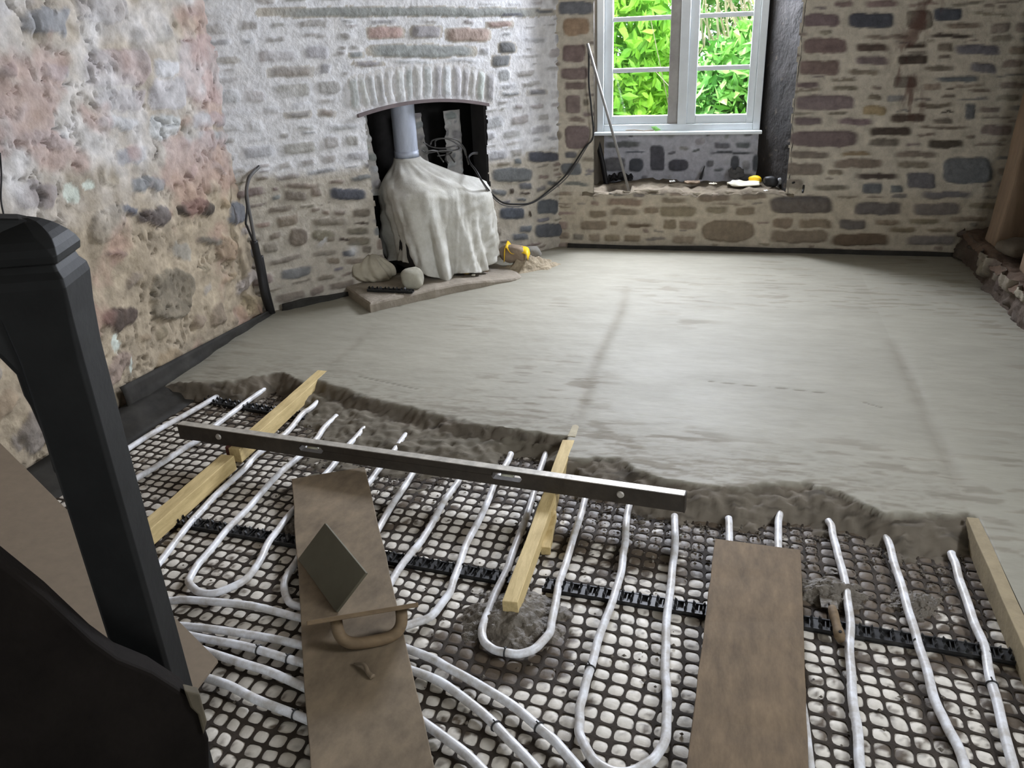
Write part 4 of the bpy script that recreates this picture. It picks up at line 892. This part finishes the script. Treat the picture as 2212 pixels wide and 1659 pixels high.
# mortar fan at the right-hand end of the hearth
q = fwp(1.56, .30, 0)
def heap(name, c, rx, ry, h, ang, m, label, cat, seed, z0=T-.004, hard=1.0):
    n = 56; g = np.linspace(-1.1, 1.1, n); A_, B__ = np.meshgrid(g, g); r = np.hypot(A_, B__)+(fbm(A_*2.5+seed, B__*2.5, seed)-.5)*.6
    z = h*sst(1.0, .1, r)**hard*(.6+.8*fbm(A_*4+seed, B__*4, seed+5))+(fbm(A_*14, B__*14+seed, seed+8)-.5)*h*.35*sst(1.1, .8, r)-.012*sst(.85, 1.1, r)
    idx = np.arange(n*n).reshape(n, n); Fq = np.stack([idx[:-1, :-1], idx[:-1, 1:], idx[1:, 1:], idx[1:, :-1]], -1).reshape(-1, 4); ok = (z > -.006).ravel(); Fq = Fq[ok[Fq].all(1)]
    ca_, sa_ = math.cos(ang), math.sin(ang); x = A_*rx; y = B__*ry
    V = np.column_stack([(c[0]+x*ca_-y*sa_).ravel(), (c[1]+x*sa_+y*ca_).ravel(), (z+z0).ravel()]); us = np.unique(Fq); rm = -np.ones(n*n, int); rm[us] = np.arange(len(us))
    return tag(obj(name, V[us], rm[Fq], m, smooth=True), label, cat)
M_rub = mat('crumbly_mortar', srgb(168, 154, 130), rough=.95, n1=.6, n2=1.15, nscale=30, bump=1, bscale=70, bdist=.008)
heap('mortar_fan', fwp(1.56, .27, 0), .22, .13, .07, math.atan2(FD[1], FD[0])-.15, M_rub, 'fan of crumbly mortar spilling off the right end of the hearth', 'mortar', 31)

# rocks -------------------------------------------------------------
def rock(name, c, sz, m, label, cat='stone', seed=0, rot=0, group=None, sub=3, flat=0, n=2.6):
    import bmesh
    bm = bmesh.new(); bmesh.ops.create_icosphere(bm, subdivisions=sub, radius=1); r = np.random.default_rng(seed); off = r.uniform(0, 40, 3)
    for v in bm.verts:
        p = np.array(v.co); e = (np.abs(p)**n).sum()**(-1/n); p = p*e
        k = 1+(float(vn(np.array(p[0]*1.3+off[0]+p[2]), np.array(p[1]*1.3+off[1]), seed))-.5)*.35+(float(vn(np.array(p[0]*4+off[0]+p[2]*3), np.array(p[1]*4+off[2]), seed+1))-.5)*.12
        p = p*k*np.array(sz); ca_, sa_ = math.cos(rot), math.sin(rot); v.co = (p[0]*ca_-p[1]*sa_, p[0]*sa_+p[1]*ca_, p[2])
    me = bpy.data.meshes.new(name); bm.to_mesh(me); bm.free(); me.materials.append(m)
    if sub > 1: me.polygons.foreach_set('use_smooth', [sub > 2]*len(me.polygons))
    o = bpy.data.objects.new(name, me); scn.collection.objects.link(o); o.location = tuple(map(float, c)); return tag(o, label, cat, group)
M_rock1 = mat('pale_limy_stone', srgb(166, 162, 146), rough=.9, n1=.7, n2=1.08, nscale=12, bump=.4)
M_rock2 = mat('brown_stone', srgb(150, 132, 112), rough=.92, n1=.65, n2=1.15, nscale=14, bump=.7)
M_rock3 = mat('grey_stone', srgb(140, 136, 128), rough=.92, n1=.65, n2=1.15, nscale=14, bump=.7)
c = fl(884, 628, HT); rock('round_stone', c+(0, .05, .055), (.064, .035, .060), M_rock1, 'pale rounded stone standing at the front edge of the hearth', seed=3, rot=.3, n=3.4)
c = fl(1108, 566, .12); rock('brick_stone', c+(0, .05, .045), (.085, .055, .050), M_rock2, 'brown block of stone under the yellow strip at the right of the dust sheet', seed=5, rot=-.3, n=5)
c = fl(1133, 562, .10); rock('brick_stone', c+(.03, .06, .03), (.06, .05, .045), M_rock3, 'rough stone at the right end of the hearth beside the mortar fan', seed=8, rot=.5, n=4)
# wrapped lump left of the stove
c = fl(790, 612, HT)+np.array([0, .08, 0])
import bmesh
bm = bmesh.new(); bmesh.ops.create_icosphere(bm, subdivisions=5, radius=1)
for v in bm.verts:
    p = np.array(v.co); th_ = math.atan2(p[1], p[0]); k = 1+.10*math.sin(th_*5+p[2]*3)*(1-abs(p[2]))+.13*(float(vn(np.array(p[0]*2+5), np.array(p[1]*2+p[2]*2), 77))-.5)+.05*math.sin(th_*13+p[2]*6)
    sz = np.array([.135, .09, .115]); 
    if p[2] < -.3: k *= 1+.35*(-.3-p[2])
    v.co = tuple(p*k*sz*np.array([1, 1, 1 if p[2] > 0 else .35]))
me = bpy.data.meshes.new('wrapped_stone'); bm.to_mesh(me); bm.free(); me.materials.append(mat('dusty_cloth', srgb(176, 168, 148), rough=.95, n1=.7, n2=1.1, nscale=12, bump=.3)); me.polygons.foreach_set('use_smooth', [True]*len(me.polygons))
o = bpy.data.objects.new('cloth_bundle', me); scn.collection.objects.link(o); o.location = c+(0, 0, .037); o.rotation_euler = (0, .18, .5); tag(o, 'crumpled beige cloth bundle on the left corner of the hearth', 'cloth')
clip_rail(fl(795, 628, HT+.004), fl(893, 632, HT+.004)+(0, 0, 0), 'black toothed offcut lying on the hearth before the cloth bundle', w=.03)
# yellow strip over the stone
c = fl(1112, 536, .20)+np.array([.02, -.03, .0]); q = MB(); w = .022; 
path = spline([c+(-.085, .02, -.06), c+(-.075, .03, .035), c+(-.03, .02, -.002), c+(.03, .01, .008), c+(.07, -.005, .002), c+(.085, -.02, -.03)], 5); V = []
for p in path: V += [p+(0, .03, .004), p+(0, -.035, -.022)]
o = obj('yellow_strip', V, [(2*i, 2*i+1, 2*i+3, 2*i+2) for i in range(len(path)-1)], M_yellow, smooth=True); mo = o.modifiers.new('s', 'SOLIDIFY'); mo.thickness = .003; tag(o, 'folded yellow plastic strip draped over the stone right of the dust sheet', 'plastic strip')
# little bits of rubble along the hearth front
bits = [(955, 612), (968, 609), (985, 606), (1003, 602), (1022, 597), (1037, 590), (1050, 588), (1044, 583), (780, 640-24), (818, 641), (840, 632), (1010, 592), (1030, 587)]
for k_, (x, y) in enumerate(bits):
    c = fl(x, y, HT-.02); rock('mortar_bit', c+(0, .01, .006), (.013, .009, .008), M_paper if k_ % 3 else M_rock2, 'small pale crumb of lime mortar along the front of the hearth', 'crumb', seed=60+k_, group='pale crumbs on the hearth', sub=2)
c = fl(1008, 592, HT-.015); rock('yellow_scrap', c+(0, 0, .012), (.022, .012, .013), mat('dull_yellow', srgb(214, 178, 92), rough=.8), 'dull yellow scrap on the hearth at the foot of the dust sheet', 'scrap', seed=90, sub=2)

# ------------------------------------------------------------------ dust sheet over the stove
SC = (1.06, .02)                             # stove centre (along the wall, out of the wall)
NT, NR = 240, 90; V = np.zeros((NR, NT, 3))
th = np.linspace(0, 2*math.pi, NT, endpoint=False)
fl_s, fl_o = .955, -.09                      # flue position
def sup(th, a, b, n): c_, s_ = np.cos(th), np.sin(th); r = (np.abs(c_/a)**n+np.abs(s_/b)**n)**(-1/n); return r*c_, r*s_
rr = np.random.default_rng(4)
prof = [0, .0]
for j in range(NR):
    t = j/(NR-1)
    if t < .34:                               # cap: from the flue collar out to the top edge of the stove
        k = t/.34; xs0, ys0 = sup(th, .075, .075, 2); xs1, ys1 = sup(th, .305, .215, 4.2)
        kk_ = k**.9
        x = fl_s*(1-kk_)+SC[0]*kk_+xs0*(1-kk_)+xs1*kk_; y = fl_o*(1-kk_)+SC[1]*kk_+ys0*(1-kk_)+ys1*kk_
        z = .80-.155*k**.62-.012*k**8
        z = z+.012*np.sin(th*7+k*5)*k+.018*(fbm(x*9, y*9, 520)-.5)*k+.008*np.sin(th*17)*k*(1-k)
        z = z-.02*k*np.cos(th)*1.0            # slopes down to the right-hand side
    else:                                     # skirt
        k = (t-.34)/.66; flare = .030*k**1.3+.012*sst(0, .08, np.array(k))
        bx = .305+flare*.9; by = .215+flare*1.6; xs1, ys1 = sup(th, bx, by, 4.2-1.4*k)
        fold = (np.sin(th*9+1.9*np.sin(th*3)+k*3.0)*.42+np.sin(th*21+2.5*np.sin(th*2)+k*5)*.2+(fbm(2.2*np.cos(th)+9+k*.5, 2.2*np.sin(th)+5+k*1.4, 530)-.5)*1.9+(fbm(7*np.cos(th)+k*2.2+20, 7*np.sin(th)+20, 535)-.5)*.9)
        amp = .010+.036*k
        fx = 1+fold*amp/.26; x = SC[0]+xs1*fx; y = SC[1]+ys1*fx
        # the left side hangs higher and leans
        zb = HT+.004+.16*np.clip(-np.cos(th)-.55, 0, 1)*1.2+.012*np.sin(th*5)+.05*np.clip(np.cos(th)-.6, 0, 1)*(np.sin(th) > 0)
        x = x+.07*k*np.clip(-np.cos(th), 0, 1)-.035*k*np.clip(np.cos(th), 0, 1)
        zt_ = .80-.155-.012-.02*np.cos(th)+.010*np.sin(th*7+5)+.018*(fbm(SC[0]+xs1*0+.3*np.cos(th)+3, SC[1]+.2*np.sin(th)+3, 520)-.5)*0
        z = zt_*(1-k)+zb*k; wr_ = (fbm(3*np.cos(th)+k*9, 3*np.sin(th)+k*4+50, 541, 4)-.5)*.022; x = x+wr_*np.cos(th); y = y+wr_*np.sin(th)
    q = FA[None]+FD[None]*x[:, None]+FN[None]*y[:, None]; V[j] = np.column_stack([q, z])
idx = np.arange(NR*NT).reshape(NR, NT); nx_ = np.roll(idx, -1, 1)
Fq = np.stack([idx[:-1], nx_[:-1], nx_[1:], idx[1:]], -1).reshape(-1, 4)
o = obj('dust_sheet', V.reshape(-1, 3), Fq[:, ::-1], M_cloth, smooth=True); tag(o, 'pale grey dust sheet draped over the stove in the fireplace', 'dust sheet')
mo = o.modifiers.new('s', 'SOLIDIFY'); mo.thickness = .004
stv = thing('wood_stove', 'stove standing on the hearth, all but its grey flue pipe hidden under the dust sheet', 'stove', tuple(fwp(SC[0], SC[1], HT)))
q = MB(); P = [fwp(SC[0]+a*.27, SC[1]+b*.18, HT+.05) for a, b in ((-1, -1), (1, -1), (1, 1), (-1, 1))]; q.prism(P, (0, 0, .44)); q.build('body', M_black, stv, bevel=.01)
for a, b in ((-1, -1), (1, -1), (1, 1), (-1, 1)):
    c = fwp(SC[0]+a*.24, SC[1]+b*.15, HT); MB().tube([c, c+(0, 0, .06)], .015, 8).build('leg', M_black, stv)
c = fwp(fl_s, fl_o, 0); q = MB(); q.tube([c+(0, 0, z) for z in np.linspace(.60, 1.45, 12)], .070, 40); q.tube([c+(0, 0, .80), c+(0, 0, .84)], .073, 40); q.build('flue_pipe', M_flue, stv, smooth=True)

# ------------------------------------------------------------------ cables
def cable(name, pts, r, m, label, parent=None, cat='cable', per=8, group=None, rad=None):
    S = spline(pts, per); o = MB().tube(S, r, 8).build(name, m, parent, smooth=True)
    if parent is None: tag(o, label, cat, group)
    return o
def fpx(x, y, off): s_, z = px_f(x, y, off); return fwp(s_, off, z)
coil = thing('cable_coil', 'tangle of grey cable in the fireplace opening beside the flue pipe', 'cable', tuple(fpx(970, 340, -.12)))
for pts in ([(915, 308), (935, 318), (960, 320), (985, 315), (990, 322), (960, 328), (935, 325), (920, 328)], [(930, 312), (935, 303), (955, 299), (985, 302), (1003, 320), (1008, 340), (1012, 355)],
            [(940, 316), (942, 303), (965, 300), (998, 318), (1006, 335)], [(912, 325), (925, 330), (950, 326), (975, 326), (970, 333), (945, 337)], [(945, 328), (950, 338), (958, 350)], [(968, 328), (975, 340), (982, 350)], [(965, 330), (962, 345), (968, 352)]):
    cable('cable_loop', [fpx(x, y, -.10-.04*math.sin(i*1.7)) for i, (x, y) in enumerate(pts)], .0045, M_cable, None, coil)
sw = [(1032, 330, -.03), (1020, 331, -.02), (1012, 340, .0), (1016, 352, .08), (1028, 368, .22), (1042, 392, .26)]
def _wpx(x, y): a_, z = px_w(x, y, -.04); return np.array([a_, WY-.04, z])
for k_, (dy, r_) in enumerate(((0, .0055), (5, .004))):
    P = [fpx(x, y+dy*.4, o_) for x, y, o_ in sw]+[fpx(1062, 418+dy, .20), fpx(1085, 437+dy, .10), fpx(1115, 441+dy, .05), fpx(1150, 437+dy*.3, .045), fpx(1185, 412+dy, .045)]
    P += [_wpx(1225+dy*.5, 375+dy), _wpx(1262+dy*.5, 320+dy*.5), _wpx(1281, 295), _wpx(1277, 230), _wpx(1272, 180), _wpx(1272, 120), _wpx(1268, 95)][: (3 if k_ else 7)]+([_wpx(1281, 297)] if k_ else [])
    cable('hanging_cable', P, r_, M_cable if k_ else M_cabled, 'thin grey cable slung below the black one from fireplace to window corner' if k_ else 'black cable slung from the fireplace to the window corner and up beside it')
def lp(x, y, off=.03): q_ = pln(x, y, (LX+off+.02, 0, 0), (1, 0, 0)); return q_
root = thing('electric_cable', 'grey twin cable rising from black sleeving at the rubble wall by the fireplace corner', 'cable', tuple(lp(583, 675)))
cable('sleeve', [lp(585, 676, .03), lp(572, 640, .05), lp(563, 590, .05), lp(556, 555, .05), lp(548, 520, .05)], .021, M_cabled, None, root, rad=None)
cable('sleeve', [lp(590, 678, .04), lp(578, 630, .055), lp(570, 590, .06), lp(563, 552, .055)], .014, M_cabled, None, root)
cable('cable', [lp(552, 530, .055), lp(541, 470, .055), lp(534, 430, .05), lp(533, 405, .05), lp(541, 380, .055), lp(560, 360, .06), lp(576, 345, .06), lp(573, 336, .05), lp(562, 334, .04)], .009, M_cable, None, root)
cable('cable', [lp(549, 525, .05), lp(534, 490, .045), lp(531, 480, .045), lp(534, 450, .05), lp(531, 420, .045), lp(536, 385, .05), lp(550, 370, .06), lp(566, 350, .06)], .006, M_cabled, None, root)
cable('electric_cable', [lp(0, 330, .05), lp(3, 380, .04), lp(2, 430, .04), lp(9, 470, .04), lp(12, 500, .03)], .003, M_cabled, 'thin dark wire hanging down the rubble wall at the left edge of the picture')
# bar leaning in the window recess
b0 = np.array([*fl(1360, 416, .44)]); b0 = np.array([b0[0], WY+.04, .44]); q_ = px_w(1269, 94, -.05); b1 = np.array([q_[0], WY-.05, q_[1]])
q = MB(); q.tube([b0, b1], .009, 12); tag(q.build('metal_bar', M_steel, smooth=True), 'thin grey metal bar leaning against the pier left of the window', 'bar')

# ------------------------------------------------------------------ clutter on the window ledge
def wl(x, y, z=.485): return fl(x, y, z)
q = MB(); a_ = pln(1287, 296, (0, RY-.015, 0), (0, 1, 0)); b_ = pln(1309, 402, (0, RY-.10, 0), (0, 1, 0))
S = spline([a_, a_*.5+b_*.5+np.array([.005, 0, 0]), b_], 6); V = []
for p in S: V += [p+(-.012, 0, 0), p+(.022, 0, 0)]
o = obj('dark_gap_strip', V, [(2*i, 2*i+1, 2*i+3, 2*i+2) for i in range(len(S)-1)], M_cabled, smooth=True); mo = o.modifiers.new('s', 'SOLIDIFY'); mo.thickness = .006; tag(o, 'black strip added for the dark gap in the left corner of the window recess', 'dark strip')  # black strip stands for the dark gap at the recess edge
c = wl(1340, 398, .44); q = MB(); n_ = 26; V = []; f = []
for i in range(n_):
    for j in range(n_): 
        x = (i/(n_-1)-.5); y = (j/(n_-1)-.5); V.append(c+np.array([x*.17, y*.14+.03, .062+(vn(np.array(i*.35), np.array(j*.35), 600)-.5)*.05-(x*x+y*y)*.08]))
f = [(i*n_+j, i*n_+j+1, (i+1)*n_+j+1, (i+1)*n_+j) for i in range(n_-1) for j in range(n_-1)]
o = obj('black_bag', V, f, M_cabled, smooth=True); mo = o.modifiers.new('s', 'SOLIDIFY'); mo.thickness = .004; tag(o, 'crumpled black plastic in the broken hollow at the foot of the metal bar', 'plastic')
def sheet(name, c, sx, sy, rot, m, label, cat, h=.012, seed=0, th=.003, tilt=0):
    n_ = 14; V = []; ca_, sa_ = math.cos(rot), math.sin(rot)
    for i in range(n_):
        for j in range(n_):
            x = (i/(n_-1)-.5)*sx; y = (j/(n_-1)-.5)*sy; z = (float(vn(np.array(i*.4+seed), np.array(j*.4), 610+seed))-.3)*h+tilt*(y/sy+.5)
            V.append(c+np.array([x*ca_-y*sa_, x*sa_+y*ca_, z+.004]))
    o = obj(name, V, [(i*n_+j, (i+1)*n_+j, (i+1)*n_+j+1, i*n_+j+1) for i in range(n_-1) for j in range(n_-1)], m, smooth=True); mo = o.modifiers.new('s', 'SOLIDIFY'); mo.thickness = th; return tag(o, label, cat)
sheet('paper_packet', wl(1605, 399)+(0, .02, 0), .20, .09, .05, M_paper, 'crumpled white paper packet on the window ledge', 'paper', .03, 1, .006)
sheet('paper_scrap', wl(1452, 393), .035, .02, .4, mat('bright_paper', srgb(245, 245, 240)), 'small white paper scrap alone on the middle of the window ledge', 'paper', .01, 2)
sheet('paper_scrap', wl(1540, 398), .05, .02, .2, M_paper, 'narrow cream paper scrap just left of the paper packet', 'paper', .012, 3)
sheet('paper_scrap', wl(1655, 411)+(0, .05, -.015), .025, .015, .2, mat('bright_paper', srgb(245, 245, 240)), 'tiny white scrap at the front of the ledge below the black pouch', 'paper', .008, 4)
sheet('slate_flake', wl(1495, 394), .10, .05, .1, M_rock2, 'flat brown stone flake on the window ledge', 'stone', .012, 5, .008)
sheet('grey_flap', wl(1590, 388)+(0, .04, .0), .10, .05, .2, M_cable, 'grey folded flap standing behind the paper packet', 'plastic', .03, 6, .004, tilt=.05)
sheet('paper_fold', wl(1612, 380)+(.0, .05, .0), .09, .03, -.1, M_rock3, 'grey crumpled paper behind the yellow rag', 'paper', .03, 7, .004, tilt=.05)
rock('yellow_rag', wl(1630, 396)+(0, .015, .022), (.042, .022, .024), M_yellow, 'bright yellow rag on the end of the paper packet', 'rag', seed=12, rot=-.4)
rock('black_pouch', wl(1665, 404, .48)+(0, .03, .03), (.045, .028, .034), M_cabled, 'black pouch at the right end of the window ledge', 'pouch', seed=14)
rock('grey_pouch', wl(1690, 402, .48)+(0, .02, .028), (.042, .022, .022), mat('grey_plastic', srgb(130, 130, 130), rough=.7), 'grey plastic tool head beside the black pouch on the ledge', 'tool', seed=15, rot=.2)
cable('bent_wire', [wl(1712, 402, .5)+(0, 0, .02), wl(1728, 397, .5)+(0, 0, .02), wl(1736, 400, .5), wl(1734, 415, .48)], .007, M_cabled, 'bent black strap hooked over the right end of the ledge', cat='strap')
q = MB(); a_ = np.array([*px_w(1512, 388, RD-.06)]); b_ = px_w(1522, 358, RD-.02)
q.prism([(a_[0]-.008, RY-.06, a_[1]), (a_[0]+.012, RY-.06, a_[1]), (b_[0]+.004, RY-.03, b_[1]), (b_[0]-.002, RY-.03, b_[1])], (0, .004, 0)); tag(q.build('black_wedge', M_cabled), 'thin black plastic wedge upright against the panel below the window', 'wedge')

# ------------------------------------------------------------------ right-hand side: stone plinth and leaning posts
def plin(u, z, h): return np.stack([1.40-h, u, z], -1)
stone_wall('wall_right', .6, 5.42, -.02, .25, .012, plin, [], [(260, (.15, .3), (.08, .16), .2, 3), (200, (.05, .1), (.04, .08), .3, 3)], srgb(88, 76, 66), seed=71, auto_cols='kkbk', amp=.03, rough=.02)
n_ = 90; ys = np.linspace(.6, 5.42, 400); xs = np.linspace(1.37, 1.78, 34); X, Y = np.meshgrid(xs, ys); Zp = .245+(fbm(X*7, Y*7, 650)-.5)*.06+(fbm(X*22, Y*22, 655)-.5)*.03-.03*sst(1.42, 1.37, X)
cc = np.array(srgb(100, 82, 68))*(.6+.8*fbm(X*12, Y*12, 660))[..., None]; idx = np.arange(X.size).reshape(X.shape)
tag(obj('wall_right', np.column_stack([X.ravel(), Y.ravel(), Zp.ravel()]), np.stack([idx[:-1, :-1], idx[:-1, 1:], idx[1:, 1:], idx[1:, :-1]], -1).reshape(-1, 4), M_stone, smooth=True, col=cc.reshape(-1, 3)), kind='structure')
def post(y, x0, x1, wy, wx_, z0, z1, label, seed):
    V = []; n_ = 24
    for i in range(n_+1):
        t = i/n_; z = z0+(z1-z0)*t; x = x0+(x1-x0)*t+.012*math.sin(t*7+seed); 
        for (a, b) in ((0, -.5), (1, -.5), (1, .5), (0, .5)):
            V.append((x+a*wx_+rng.uniform(-.004, .004), y+b*wy+rng.uniform(-.004, .004), z))
    f = [(i*4+k, i*4+(k+1) % 4, (i+1)*4+(k+1) % 4, (i+1)*4+k) for i in range(n_) for k in range(4)]+[(3, 2, 1, 0), tuple(n_*4+k for k in range(4))]
    o = obj('timber_post', V, f, M_post, smooth=False); mo = o.modifiers.new('b', 'BEVEL'); mo.width = .018; mo.segments = 3; mo.limit_method = 'ANGLE'; return tag(o, label, 'post')
post(5.02, 1.43, 1.60, .20, .16, .25, 2.46, 'tan timber post leaning outwards on the low stone wall, nearest the window wall', 1)
post(4.42, 1.44, 1.60, .16, .16, .25, 2.46, 'tan timber post at the right edge of the picture, nearer the camera', 2)
rock('loose_stone', (1.52, 4.76, .30), (.10, .11, .045), mat('dark_loose_stone', srgb(98, 88, 74), rough=.95, n1=.6, n2=1.2, bump=.7), 'flat dark stone lying on the low wall between the two posts', 'stone', seed=33, rot=.3)
